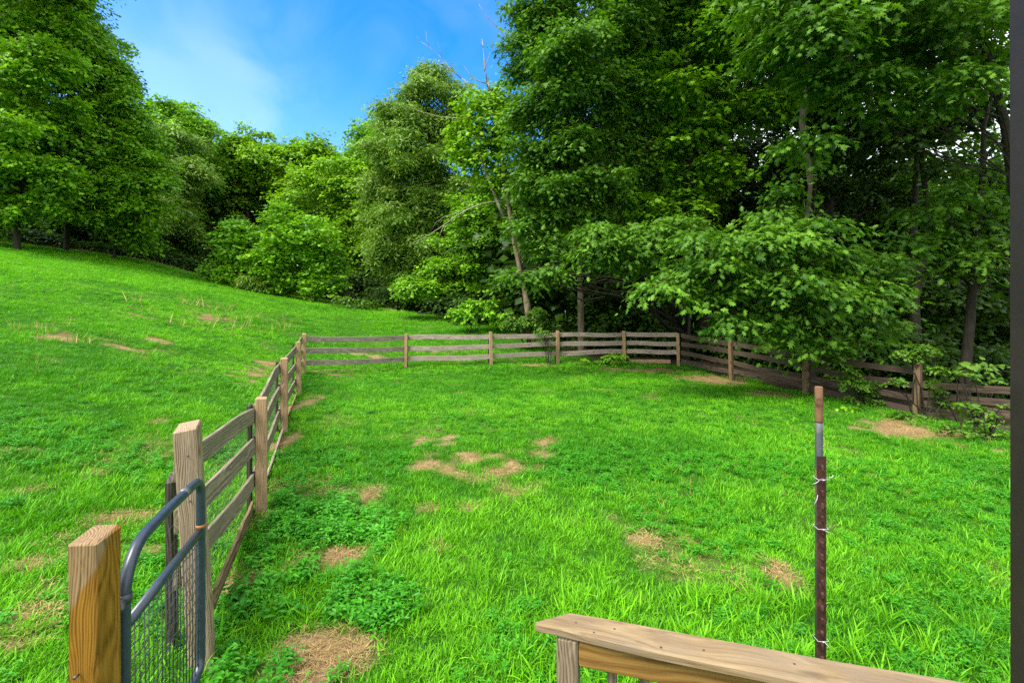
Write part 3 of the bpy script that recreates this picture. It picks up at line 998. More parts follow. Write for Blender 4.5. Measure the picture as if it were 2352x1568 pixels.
    scatter('straw', P, rot, rg.uniform(0.6, 1.2, len(x)), rg.uniform(0, 1, len(x)), straws, 'dry straw lying on the bare patches of the paddock', 'straw', rg)

    # standing dead grass: tan wisps on the hillside and in the worn middle of the lawn
    tan = [blade_mesh('dead_grass_tuft', 11, 0.09, 0.08, 0.2, 0.0042, 0.4, M['straw'], rg, curl=0.6) for _ in range(3)]
    x, y = wedge(rg, 4.0, 9, 45)
    x2, y2 = wedge(rg, 9, 30, 9)
    x, y = np.concatenate([x, x2]), np.concatenate([y, y2])
    dr = dryness(x, y)
    k = (rg.uniform(0, 1, len(x)) < np.maximum(dr * 0.9, 0.10 * np.clip((fbm(x * .5, y * .5, 81, 3) - .38) * 4, 0, 1))) & (in_field(x, y) > 0)
    x, y = x[k], y[k]
    sc = rg.uniform(0.35, 0.8, len(x))
    bx, by = ground_at(490, 735)
    ex, ey = bx + rg.normal(0, 1.1, 34), by + rg.normal(0, 1.4, 34)
    bx, by = ground_at(125, 775)
    fx, fy = bx + rg.normal(0, 0.9, 18), by + rg.normal(0, 0.7, 18)
    tq = rg.uniform(0, 1, 170)
    gxx = np.interp(tq, [0, .25, .5, .75, 1], [-31, -25, -21, -14.5, -6]) + rg.normal(0, .3, 170)
    gyy = np.interp(tq, [0, .25, .5, .75, 1], [27, 32.3, 34.8, 32.8, 26.6]) + rg.normal(0, .35, 170)
    x, y = np.concatenate([x, ex, fx, gxx]), np.concatenate([y, ey, fy, gyy])
    sc = np.concatenate([sc, rg.uniform(1.4, 3.6, 34), rg.uniform(1.0, 2.0, 18), rg.uniform(1.2, 2.4, 170)])
    P, rot = place(x, y, None)
    scatter('dead_grass', P, rot, sc, rg.uniform(0.2, 1, len(x)), tan, 'tan dead grass standing in worn places of the lawn and hillside', 'grass', rg)


build_ground_cover()




# ------------------------------------------------------------------ gate post and gate
def build_gate():
    bx, by = -1.476, 1.70
    gp = thing('gate_post', 'thick square timber post soaked orange, hinge side of the tube gate', 'post', (bx, by, 0.0))
    post('post', (bx, by, -0.15), (bx - 0.004, by, 1.272), 0.113, M['gate_post'], gp, yaw=R(6), rough=0.0025, slope=(0.08, 0.22), size2=0.10)
    nb = MB()
    nb.tube([(-0.012, -0.055, 0.815), (-0.010, -0.075, 0.818)], [0.004, 0.006], 8)
    nb.build('nail', M['nail'], gp)

    Nn = np.array([-1.475, 1.82, 0])
    Ff = np.array([-1.690, 2.60, 0])
    g = thing('tube_gate', 'narrow blue-black steel tube gate with wire mesh, closed beside the orange post', 'gate', tuple(Nn))
    d = Ff - Nn
    ln = np.linalg.norm(d)
    d = d / ln
    up = np.array([0, 0, 1.0])

    def P(s, z):
        return d * s + up * z
    ztop, zlow, zbot = 1.135, 0.855, 0.10
    # one bent tube: near upright, top bar, far upright, bottom bar
    path = []
    def arc(c, r, a0, a1, n):
        for k in range(n + 1):
            a = a0 + (a1 - a0) * k / n
            path.append(P(c[0] + r * math.cos(a), c[1] + r * math.sin(a)))
    path.append(P(0, zbot + 0.1))
    path.append(P(0, zbot + 0.4))
    path.append(P(0, ztop - 0.36))
    arc((0.18, ztop - 0.18), 0.18, math.pi, math.pi / 2, 8)
    path.append(P(ln * 0.5, ztop + 0.005))
    arc((ln - 0.085, ztop - 0.085), 0.085, math.pi / 2, 0, 8)
    path.append(P(ln, ztop - 0.4))
    path.append(P(ln, zbot + 0.3))
    arc((ln - 0.085, zbot + 0.085), 0.085, 0, -math.pi / 2, 6)
    arc((0.085, zbot + 0.085), 0.085, -math.pi / 2, -math.pi, 6)
    f = MB()
    f.tube(path, 0.0225, 14)
    f.build('frame', M['tube'], g)
    f = MB()
    f.tube([P(0.02, zlow), P(ln - 0.018, zlow - 0.005)], 0.021, 12)
    f.build('cross_bar', M['tube'], g)
    f = MB()
    f.tube([P(ln * 0.70, ztop + 0.006), P(ln * 0.705 + 0.035, ztop + 0.006)], 0.0236, 14)
    f.build('sleeve', paint_mat('worn_sleeve', (0.10, 0.11, 0.12), rough=0.35, rust=(0.40, 0.17, 0.05), rust_amt=0.6), g)
    f = MB()
    f.tube([P(ln, zlow + 0.03), P(ln, zlow + 0.012)], 0.0238, 14)
    f.build('weld_seam', paint_mat('weld_rust', (0.27, 0.12, 0.035), rough=0.6), g)
    f = MB()
    f.tube([P(0, 0.955), P(0, 0.985)], 0.0275, 14)
    pr = np.array([0.05, -0.075, 0.97])
    f.tube([P(0.0, 0.97), pr], 0.010, 8)
    f.build('hinge_band', paint_mat('hinge_steel', (0.045, 0.05, 0.055), rough=0.35, rust=(0.2, 0.08, 0.02), rust_amt=0.6), g)
    w = MB()
    n = int(ln / 0.040)
    nrm = np.array([d[1], -d[0], 0]) * 0.004
    for k in range(1, n):
        s = ln * k / n
        w.tube([P(s, zbot + 0.02), P(s + random.uniform(-.003, .003), (zbot + zlow) / 2) + nrm * random.uniform(0.5, 1.5), P(s, zlow - 0.012)], 0.0023, 5)
    for k in range(1, 13):
        z = zlow - 0.005 - k * 0.058
        pts = [P(ln * q / 12, z + (0.004 if q % 2 else -0.004)) - nrm * (1.2 if q % 2 else .4) for q in range(13)]
        w.tube(pts, 0.0023, 5)
    w.build('wire_mesh', M['wire'], g)


build_gate()


# ------------------------------------------------------------------ board fences
def pieces(parent, posts, rails_at, side, mats, wide=0.15, batten_mat='batten', kick=None, sag=0.02, post_size=0.100, skip=()):
    """posts: list of (x, y, ztop, lean_x); rails_at: list of per-post lists of rail heights (left z, right z)."""
    n = len(posts)
    for i, (x, y, zt, lean, mt) in enumerate(posts):
        zb = h1(x, y) - 0.2
        sz = post_size * random.uniform(0.95, 1.05) * (1.15 if mt == 'post_grey' else 1.0)
        qa, qb = posts[max(i - 1, 0)], posts[min(i + 1, n - 1)]
        yw = math.atan2(qb[0] - qa[0], qb[1] - qa[1])
        if abs(yw) > 0.8:
            yw -= math.copysign(math.pi / 2, yw)
        post('post', (x - lean, y, zb), (x + lean * 0.2, y, zt), sz, M[mt], parent, yaw=yw + random.uniform(-.06, .06), slope=(random.uniform(-.12, .12), random.uniform(-.1, .25)), rough=0.004)
    for i in range(n - 1):
        (x0, y0), (x1, y1) = posts[i][:2], posts[i + 1][:2]
        d = np.array([x1 - x0, y1 - y0])
        d /= np.linalg.norm(d)
        nn = np.array([-d[1], d[0]]) * side
        off = nn * (post_size / 2 + 0.017)
        for r, (za, zb) in enumerate(rails_at[i]):
            if za is None:
                continue
            j = random.uniform(-0.012, 0.012)
            e0, e1 = random.uniform(-.03, -.006), random.uniform(0.006, .03)
            p0 = (x0 + off[0] + d[0] * -e0 * 0.4, y0 + off[1] + d[1] * -e0 * 0.4, za + j)
            p1 = (x1 + off[0] - d[0] * e1 * 0.4, y1 + off[1] - d[1] * e1 * 0.4, zb + j)
            plank('rail', p0, p1, wide * random.uniform(0.95, 1.05), 0.028, M[mats], parent, sag=sag, twist=random.uniform(-.03, .03))
    for i in range(n):
        if i in skip:
            continue
        x, y, zt = posts[i][:3]
        a = posts[max(i - 1, 0)]
        b = posts[min(i + 1, n - 1)]
        d = np.array([b[0] - a[0], b[1] - a[1]])
        d /= np.linalg.norm(d)
        nn = np.array([-d[1], d[0]]) * side * (post_size / 2 + 0.049)
        post('batten', (x + nn[0] - d[0] * .02, y + nn[1] - d[1] * .02, h1(x, y) - 0.1), (x + nn[0] - d[0] * .02, y + nn[1] - d[1] * .02, zt - random.uniform(.02, .06)), 0.03, M[batten_mat], parent,
             yaw=math.atan2(d[0], d[1]), size2=0.12, ch=0.004)


def e(z):
    return EYE + z


def build_fences():
    # the run from the gate to the far corner
    P1 = [(-1.868, 2.78, e(-0.728), -0.085, 'post_grey'), (-2.46, 4.7, e(-0.957), 0.0, 'post'), (-3.52, 7.4, e(-0.895), 0.0, 'post'),
          (-4.55, 10.2, e(-0.89), -0.02, 'post'), (-5.64, 13.0, e(-0.91), 0.0, 'post')]
    zr = [[-0.965, -1.27, -1.60], [-1.118, -1.41, -1.757], [-1.07, -1.388, -1.76], [-1.057, -1.428, -1.76], [-1.068, -1.388, -1.708]]
    rails = []
    for i in range(4):
        rails.append([(e(zr[i][k]), e(zr[i + 1][k])) for k in range(3)])
    fa = thing('board_fence', 'three-board fence running from the tube gate to the first far corner', 'fence', (-1.85, 2.75, 0.0), 'board fences round the paddock')
    pieces(fa, P1, rails[:1] + rails[1:], 1, 'rail_near', sag=0.025, skip=(0, 4))
    for (px, py) in ((436, 1150), (424, 1207), (431, 1046)):
        nb = MB()
        A, B = E(px, py, 2.715), E(px, py, 2.80)
        nb.tube([A - np.array(fa.location), B - np.array(fa.location)], 0.0045, 8)
        nb.build('nail', M['nail'], fa)
    # kick boards near the ground, one knocked loose
    plank('kick_board', (-1.90, 3.05, e(-1.90)), (-2.50, 4.60, e(-2.00)), 0.14, 0.025, M['apron_dull'], fa, twist=0.12, sag=0.0)
    plank('kick_board', (-2.58, 4.85, e(-2.05)), (-3.5, 7.3, e(-2.01)), 0.11, 0.025, M['rail'], fa, twist=0.2, sag=0.01)
    plank('kick_board', (-3.60, 7.5, e(-1.99)), (-4.5, 10.0, e(-1.98)), 0.10, 0.025, M['post'], fa, twist=0.3, sag=0.01)
    post('stub_board', (-2.055, 2.90, 0.0), (-2.065, 2.90, 1.03), 0.035, M['batten'], fa, yaw=R(-20), size2=0.11, ch=0.004, slope=(0.1, 0.3))
    w = MB()
    pts = [np.array([p[0], p[1]]) for p in P1[:4]]
    for i in range(3):
        a, b = pts[i], pts[i + 1]
        d = (b - a) / np.linalg.norm(b - a)
        nn = np.array([-d[1], d[0]]) * 0.118
        ln = np.linalg.norm(b - a)
        st = 0.055 if i < 2 else 0.11
        k = 0.0
        while k < ln:
            x, y = a + d * k + nn
            z0 = h1(x, y)
            w.tube([(x, y, z0), (x + random.uniform(-.006, .006), y, z0 + 0.45), (x, y, z0 + random.uniform(.86, .92))], 0.0013, 4, caps=False)
            k += st
        for q in range(8):
            zz = 0.08 + q * 0.115
            L_ = []
            for s in range(9):
                x, y = a + d * ln * s / 8 + nn
                L_.append((x, y, h1(x, y) + zz + random.uniform(-.008, .008)))
            w.tube(L_, 0.0013, 4, caps=False)
    o = w.build('wire_mesh', M['galv'], fa, loc=tuple(-Vector(fa.location)))

    # the far run across the back
    def z(px, py, Y):
        return EYE - (py - HY) / FPX * Y
    F = [(697, 13.05), (933, 15.4), (1127, 15.6), (1281, 16.2), (1433, 16.5), (1557, 16.0)]
    tops = [766, 766, 762, 760, 760, 766]
    rl = [[779, 806, 833], [775.6, 800.8, 824.6], [773.6, 796.6, 819], [769, 790, 813.7], [768, 787.7, 808], [770, 790, 809.4]]
    P2 = []
    for (px, Y), t in zip(F, tops):
        P2.append(((px - CX) / FPX * Y, Y, z(px, t, Y), random.uniform(-.03, .03), 'post'))
    rails = []
    for i in range(5):
        rails.append([(z(0, rl[i][k], F[i][1]), z(0, rl[i + 1][k], F[i + 1][1])) for k in range(3)])
    fb = thing('board_fence', 'grey board fence crossing the far end of the lawn below the hillside', 'fence', (P2[1][0], P2[1][1], 0.0), 'board fences round the paddock')
    pieces(fb, P2[1:], rails[1:], 1, 'rail', sag=0.03, skip=(4,))
    # first span hangs on the corner post of the gate run
    a, b = P2[0], P2[1]
    d = np.array([b[0] - a[0], b[1] - a[1]])
    d /= np.linalg.norm(d)
    nn = np.array([-d[1], d[0]]) * 0.08
    for k in range(3):
        plank('rail', (a[0] + 0.07 + nn[0], a[1] + nn[1], rails[0][k][0]), (b[0] + nn[0], b[1] + nn[1], rails[0][k][1]), 0.15, 0.03, M['rail'], fb, sag=0.035)
    for (pa, pb, ya, yb, Y0, Y1) in ((720, 905, 857, 852, 13.4, 15.0), (1165, 1262, 843, 838, 15.7, 16.0), (1445, 1540, 829, 830.5, 16.5, 16.1), (1300, 1420, 836, 833, 16.3, 16.5)):
        A, B = E(pa, ya, Y0 + .1), E(pb, yb, Y1 + .1)
        plank('kick_board', A, B, 0.13, 0.025, M['post'], fb, sag=0.02)

    # the shaded run under the trees
    G = [(5.552, 16.0), (5.98, 13.1), (6.83, 11.15), (7.77, 9.17)]
    rz = [[770, 790, 809.4, 829], [789.5, 809, 832.7, 852.5], [816.5, 843, 868, 890], [855.4, 887, 917.3, 946]]
    tp = [766, 780, 806, 830]
    P3 = [(x, Y, z(0, t, Y), random.uniform(-.03, .03), 'post_shaded') for (x, Y), t in zip(G, tp)]
    rails = [[(z(0, rz[i][k], G[i][1]), z(0, rz[i + 1][k], G[i + 1][1])) for k in range(4)] for i in range(3)]
    P3.append((8.80, 7.0, e(-1.18), 0.0, 'post_shaded'))
    rails.append([(e(-1.62), e(-1.38)), (e(-1.80), e(-1.62)), (e(-1.99), e(-1.93)), (e(-2.17), e(-2.18))])
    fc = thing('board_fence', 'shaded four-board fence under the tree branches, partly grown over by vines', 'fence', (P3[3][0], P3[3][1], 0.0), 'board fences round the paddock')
    pieces(fc, P3[1:], rails[1:], 1, 'rail_shaded', wide=0.122, sag=0.035, skip=(3,))
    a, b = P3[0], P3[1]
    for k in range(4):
        plank('rail', (a[0] + .09, a[1] - .05, rails[0][k][0]), (b[0] + .09, b[1], rails[0][k][1]), 0.135, 0.028, M['rail_shaded'], fc, sag=0.03)


build_fences()


# ------------------------------------------------------------------ steel stake
def build_stake():
    Y = 2.03
    x = (1887.5 - CX) / FPX * Y
    st = thing('steel_stake', 'rusty studded steel stake with a pipe in its top and white zip ties', 'stake', (x, Y, h1(x, Y)))
    z0 = h1(x, Y)

    def zz(py):
        return EYE - (py - HY) / FPX * Y - z0
    f = MB()
    hw, ft, sl = 0.0195, 0.004, 0.030
    sec = [(-hw, 0), (hw, 0), (hw, ft), (0.003, ft + 0.002), (0.003, sl), (-0.003, sl), (-0.003, ft + 0.002), (-hw, ft)]
    zb, zt = -0.3, zz(1048)
    V = [(a, b, zb) for a, b in sec] + [(a, b, zt) for a, b in sec]
    F = [(k, (k + 1) % 8, (k + 1) % 8 + 8, k + 8) for k in range(8)]
    F += [(7, 6, 5, 4, 3, 2, 1, 0), tuple(range(8, 16))]
    f.add(V, F)
    me = f.build('stake_bar', M['rust_stake'], st, smooth=False)
    z = zt - 0.045
    while z > 0.05:
        s = MB()
        s.add([(-0.005, 0.0005, z - 0.011), (0.005, 0.0005, z - 0.011), (0.006, 0.0005, z + 0.011), (-0.006, 0.0005, z + 0.011),
               (-0.003, -0.009, z - 0.012), (0.003, -0.009, z - 0.012), (0.004, -0.007, z + 0.006), (-0.004, -0.007, z + 0.006)],
              [(4, 5, 6, 7), (0, 4, 7, 3), (1, 2, 6, 5), (0, 1, 5, 4), (3, 7, 6, 2)])
        s.build('stud', M['rust_stake'], st, smooth=False)
        z -= 0.054
    p = MB()
    p.tube([(0.001, 0.020, 0.15), (0.001, 0.020, zz(1040)), (0.001, 0.020, zz(1000)), (0.001, 0.020, zz(967))], 0.0150, 16)
    p.build('pipe', M['pipe_grey'], st)
    p = MB()
    p.tube([(0.001, 0.020, zz(972)), (0.001, 0.020, zz(968)), (0.001, 0.020, zz(930)), (0.0, 0.020, zz(891)), (0.0, 0.020, zz(889.2))], [0.0158, 0.0163, 0.0157, 0.0155, 0.0135], 14)
    p.build('rusty_sleeve', M['pipe_rust'], st)
    p = MB()
    p.tube([(0.021, 0.012, zz(1420)), (0.021, 0.012, zz(1235))], 0.0045, 6)
    p.build('plastic_strip', paint_mat('blue_plastic', (0.06, 0.075, 0.13), rough=0.4), st)
    for (py, tails) in ((1099, (((-.02, -.008), (-.05, -.015)), ((.022, .018), (.04, .022)))), (1212, (((.0, -.004), (.034, -.018)),)), (1468, (((.004, -.004), (.028, -.035)),))):
        zc = zz(py)
        t = MB()
        t.tube([(-0.022, -0.011, zc), (0.0, -0.013, zc + .001), (0.022, -0.011, zc), (0.024, 0.02, zc + .004), (0.0, 0.037, zc + .004), (-0.024, 0.02, zc + .003), (-0.022, -0.011, zc)], 0.0010, 6)
        t.tube([(-0.006, -0.015, zc), (0.002, -0.016, zc)], 0.0026, 6)
        for (a, b) in tails:
            t.tube([(a[0], -0.014, zc + a[1] * .4), ((a[0] + b[0]) / 2, -0.02, zc + (a[1] + b[1]) / 2 * .8), (b[0], -0.018, zc + b[1])], [0.0013, 0.0012, 0.0008], 6)
        t.build('zip_tie', M['white_tie'], st)
    t = MB()
    z1 = zz(1137)
    t.tube([(-0.021, -0.006, z1 + .004), (-0.028, -0.012, z1 - .012), (-0.042, -0.016, z1 - .032)], [0.0013, 0.0013, 0.0008], 6)
    t.build('zip_tie', M['white_tie'], st)


build_stake()


# ------------------------------------------------------------------ deck rail and porch column
def build_deck():
    zt = 0.905
    B0, B1 = Vector((0.223, 1.836, zt)), Vector((1.585, 1.451, zt))
    dr = (B1 - B0).normalized()
    pr = Vector((-dr.y, dr.x, 0))                # away from the camera
    dk = thing('deck_rail', 'weathered wooden deck rail with a flat cap board and short post', 'railing', (0.22, 1.79, 0.0))
    org = Vector(dk.location)
    # flat cap, free end mitred, near edge bowed
    n = 22
    V, rows = [], []
    ch = 0.006
    for i in range(n + 1):
        t = i / n
        wd = 0.098 + 0.036 * min(1, t * 1.6) + 0.008 * math.sin(t * 5)
        nearp = B0 + Vector((-0.1355, -0.055, 0)) if i == 0 else None
        far = B0 + (B1 - B0) * t + pr * (0.003 * math.sin(9 * t))
        near = B0 + Vector((-0.1355, -0.055, 0)) + (B1 - (B0 + Vector((-0.1355, -0.055, 0)))) * t
        near = B0 + (B1 - B0) * t - pr * wd + dr * (-0.115 * (1 - t))
        th = 0.034
        row = [far - pr * ch, far - Vector((0, 0, ch)), far - Vector((0, 0, th - ch)), far - pr * ch - Vector((0, 0, th)),
               near + pr * ch - Vector((0, 0, th)), near - Vector((0, 0, th - ch)), near - Vector((0, 0, ch)), near + pr * ch]
        V += [tuple(p - org + Vector((0, 0, 0.0012 * math.sin(17 * t)))) for p in row]
    F = []
    for i in range(n):
        for k in range(8):
            q = (k + 1) % 8
            F.append((i * 8 + k, (i + 1) * 8 + k, (i + 1) * 8 + q, i * 8 + q))
    F.append(tuple(range(8)))
    F.append(tuple(n * 8 + k for k in range(7, -1, -1)))
    # local Z along the board so that the grain follows it
    Mz, _ = frame(B0, B1)
    Mz.translation = B0 - org
    inv = Mz.inverted()
    me = bpy.data.meshes.new('cap_board')
    me.from_pydata([tuple(inv @ Vector(v)) for v in V], [], F)
    me.update()
    me.materials.append(M['cap'])
    link('cap_board', me, dk, mat4=Mz)
    for (u, v) in ((0.03, 0.055), (0.17, 0.05), (0.33, 0.10), (0.47, 0.075), (0.75, 0.06), (0.10, 0.09)):
        p = B0 + dr * u - pr * v - org
        nb = MB()
        nb.tube([(p.x, p.y, p.z - 0.002), (p.x, p.y, p.z + 0.0012)], 0.0042, 8)
        nb.build('screw', M['nail'], dk, smooth=False)
    yaw = math.atan2(dr.x, dr.y)
    pc = B0 - pr * 0.062 + dr * 0.004
    post('post', (pc.x, pc.y, h1(pc.x, pc.y) - 0.2), (pc.x, pc.y, zt - 0.035), 0.078, M['rail_post'], dk, yaw=yaw, rough=0.002)
    a = pc + dr * 0.042 - pr * 0.018 - Vector((0, 0, 0))
    a.z = zt - 0.036 - 0.047
    b = a + dr * 1.3
    plank('apron_board', a, b, 0.090, 0.036, M['apron'], dk, rough=0.001)
    for k in range(1, 11):
        q = pc + dr * (0.042 + 0.115 * k) + pr * 0.022
        post('baluster', (q.x, q.y, 0.05), (q.x, q.y, zt - 0.037), 0.034, M['rail_post'], dk, yaw=yaw, rough=0.001, ch=0.003)
    a = pc + dr * 0.042 - pr * 0.016
    plank('bottom_board', (a.x, a.y, 0.10), tuple(Vector((a.x, a.y, 0.10)) + dr * 1.3), 0.085, 0.034, M['rail_post'], dk)

    # square painted column at the edge of the porch
    cx, cy = 1.684, 1.462
    c = thing('porch_column', 'smooth dark brown square porch column at the end of the deck rail', 'column', (cx, cy, 0))
    post('shaft', (cx + 0.004, cy, -0.3), (cx, cy, 4.2), 0.168, M['column'], c, rough=0.0, ch=0.006)
    post('base_block', (cx + 0.004, cy, -0.32), (cx + 0.004, cy, 0.12), 0.20, M['column'], c, rough=0.0, ch=0.008)


build_deck()


# two white electric-fence stakes standing in the wood behind the far fence
def build_wood_stakes():
    for (px, py, Y, hh, lab) in ((1478 * .941, 790 * .941 + 24, 19.0, 0.62, 'thin white plastic stake in the dark wood behind the far fence'),
                                 (1380 * .941, 782 * .941 + 22, 19.5, 0.45, 'short white plastic stake among shrubs beside the straight brown trunk')):
        x = (px - CX) / FPX * Y
        zt = EYE - (py - 46 - HY) / FPX * Y
        zb = h1(x, Y)
        o = thing('plastic_stake', lab, 'stake', (x, Y, zb), 'white plastic stakes in the wood')
        m = MB()
        m.tube([(0, 0, -0.1), (0, 0, zt - zb)], [0.008, 0.007], 6)
        m.build('rod', M['galv'], o)
        m = MB()
        m.tube([(0, 0, zt - zb - 0.16), (0, 0, zt - zb)], [0.014, 0.012], 8)
        m.build('insulator', M['white_tie'], o)


build_wood_stakes()


# ------------------------------------------------------------------ foliage
def fan(half, tip, centre=(0, 0.45), fold=0.22, droop=0.16):
    """A leaf outline (right half, base to tip) as a fan of triangles, folded along the midrib."""
    pts = [(0.0, 0.0)] + [(x, y) for x, y in half] + [tip] + [(-x, y) for x, y in reversed(half)]
    V = [centre] + pts
    V = np.array([(x, y, -fold * abs(x) - droop * y * y) for x, y in V])
    n = len(pts)
    F = np.array([(0, 1 + k, 1 + (k + 1) % n) for k in range(n)])
    return V, F


LEAF = {
    'oak': fan([(0.035, 0.02), (0.09, 0.14), (0.33, 0.17), (0.13, 0.33), (0.47, 0.47), (0.15, 0.58), (0.32, 0.82), (0.09, 0.80)], (0, 1.06)),
    'maple': fan([(0.05, 0.0), (0.44, 0.20), (0.20, 0.42), (0.40, 0.72), (0.11, 0.70)], (0, 1.0)),
    'round': fan([(0.30, 0.15), (0.40, 0.55)], (0, 1.0)),
    'long': fan([(0.17, 0.25), (0.16, 0.6)], (0, 1.15), fold=0.4, droop=0.3),
    'star': (np.array([(0, 0, 0), (0.42, 0.38, -.1), (0, 1.0, -.15), (-0.42, 0.38, -.1), (0, .4, .03)], float), np.array([(0, 1, 4), (1, 2, 4), (2, 3, 4), (3, 0, 4)])),
    'kite': (np.array([(0, 0, 0), (0.40, 0.42, -.12), (0, 1.0, -.1), (-0.40, 0.42, -.12)], float), np.array([(0, 1, 2), (0, 2, 3)])),
}
_v, _f = LEAF['oak']
LEAF['oak'] = (_v * np.array([0.80, 1.0, 1.0]), _f)
LAREA = {'oak': 0.29, 'maple': 0.38, 'round': 0.50, 'long': 0.25, 'star': 0.42, 'kite': 0.40}


def unit(v):
    return v / (np.linalg.norm(v, axis=-1, keepdims=True) + 1e-9)


def sprays(lobes, leaf, size, cov, rng, L=12, slen=None, droop=0.25, under=0.5, inner=0.45, flat=1.0, upright=0.0):
    """Leaf positions and frames for sprays of leaves filling lobes (cx, cy, cz, rx, ry, rz)."""
    out = []
    slen = slen or size * 4.5
    fine = []
    for lb in lobes:      # a big lobe is a cluster of smaller tufts with dark gaps between
        cx, cy, cz, rx, ry, rz = lb
        rm = (rx * ry * rz) ** (1 / 3)
        if rm < slen * 0.9:
            fine.append((lb, cov, inner))
            continue
        kk = int(np.clip(9 * (rm / (slen * 1.2)) ** 1.2, 7, 26))
        rr = 1.55 / math.sqrt(kk)
        for _ in range(kk):
            u = rng.normal(0, 1, 3)
            u /= np.linalg.norm(u)
            if u[2] < -0.35 and rng.uniform() > under:
                u[2] = -u[2]
            q = rng.uniform(0.45, 1.15)
            s = rr * rng.uniform(0.55, 1.2)
            fine.append(((cx + u[0] * rx * q, cy + u[1] * ry * q, cz + u[2] * rz * q, rx * s, ry * s, rz * s * rng.uniform(0.6, 1.15)), cov * 0.62 * rng.uniform(.45, 1.3), 0.15))
        fine.append(((cx, cy, cz, rx * .6, ry * .6, rz * .6), cov * 0.4, 0.3))
    for (cx, cy, cz, rx, ry, rz), cov, inner in fine:
        rm = (rx * ry * rz) ** (1 / 3)
        n = max(4, int(cov * 4 * math.pi * rm * rm / (size * size * LAREA[leaf] * L)))
        u = unit(rng.normal(0, 1, (int(n * 1.6) + 8, 3)))
        k = (u[:, 2] > -0.25) | (rng.uniform(0, 1, len(u)) < under)
        u = u[k][:n]
        n = len(u)
        s1, s2 = rng.uniform(0, 99, 2)
        lump = vnoise(u[:, 0] * 2.3 + u[:, 2] * 1.7 + s1, u[:, 1] * 2.3 - u[:, 2] * 1.1 + s2, 3)
        rho = (inner + (1 - inner) * rng.uniform(0, 1, n) ** 0.6) * (0.72 + 0.5 * lump) * np.where(rng.uniform(0, 1, n) < 0.12, rng.uniform(1.05, 1.55, n), 1.0)
        p = np.array([cx, cy, cz]) + u * rho[:, None] * np.array([rx, ry, rz])
        oh = u.copy()
        oh[:, 2] = 0
        oh = unit(oh + rng.normal(0, .45, (n, 3)) * np.array([1, 1, 0]))
        a = unit(oh + np.stack([np.zeros(n), np.zeros(n), u[:, 2] * 0.5 - droop + upright + rng.normal(0, .2, n)], 1))
        side = unit(np.cross(a, np.array([0, 0, 1.0])))
        ll = slen * rng.uniform(0.6, 1.25, n)
        t = np.linspace(0.05, 1, L)[None, :, None]
        sg = np.where(np.arange(L) % 2 == 0, 1.0, -1.0)[None, :, None]
        sgj = sg * (1 - 0.55 * t) * rng.uniform(0.1, 1.0, (n, L, 1))
        sag = np.zeros((n, L, 3))
        sag[:, :, 2] = -0.22 * ll[:, None] * (np.linspace(0, 1, L)[None, :] ** 2) + rng.normal(0, .06, (n, L)) * ll[:, None]
        pos = p[:, None, :] + a[:, None, :] * (t - 0.4) * ll[:, None, None] + side[:, None, :] * sgj * ll[:, None, None] * 0.42 + sag
        d = unit(a[:, None, :] * 0.8 + side[:, None, :] * sg * 0.75 + rng.normal(0, .35, (n, L, 3)) + np.array([0, 0, -0.28]))
        nn = np.array([0, 0, 1.0]) * flat + u[:, None, :] * 0.45 + rng.normal(0, .42, (n, L, 3))
        nn = unit(nn - d * np.sum(nn * d, -1, keepdims=True))
        sz = size * rng.uniform(0.78, 1.15, (n, 1)) * rng.uniform(0.5, 1.25, (n, L))
        tint = np.clip(rng.normal(0.47, .20, (n, 1)) + rng.normal(0, .17, (n, L)) + 0.28 * (lump[:, None] - .5), 0, 1)
        out.append((pos.reshape(-1, 3), d.reshape(-1, 3), nn.reshape(-1, 3), sz.ravel(), tint.ravel()))
    return [np.concatenate([o[i] for o in out]) for i in range(5)]


NLEAF = [0, 0]


def leaf_mesh(name, data, leaf, mat, origin):
    p, d, nn, sz, ti = data
    TV, TF = LEAF[leaf]
    x = np.cross(d, nn)
    V = (p - np.asarray(origin))[:, None, :] + sz[:, None, None] * (TV[None, :, 0, None] * x[:, None, :] + TV[None, :, 1, None] * d[:, None, :] + TV[None, :, 2, None] * nn[:, None, :])
    k = len(TV)
    F = TF[None] + (np.arange(len(p)) * k)[:, None, None]
    NLEAF[0] += len(p)
    NLEAF[1] += len(p) * len(TF)
    return mesh_np(name, V.reshape(-1, 3), F.reshape(-1, 3), mat, {'tint': ('POINT', 'FLOAT', np.repeat(ti, k).astype(np.float32))})


def limb_path(a, b, rng, lift=0.12, wob=0.05, n=7):
    a, b = np.asarray(a, float), np.asarray(b, float)
    ln = np.linalg.norm(b - a)
    P = []
    w1, w2 = rng.normal(0, wob, 3) * ln, rng.normal(0, wob * .6, 3) * ln
    for i in range(n):
        t = i / (n - 1)
        P.append(a + (b - a) * t + np.array([0, 0, lift * ln * math.sin(math.pi * t)]) + w1 * math.sin(math.pi * t) + w2 * math.sin(2 * math.pi * t))
    return P


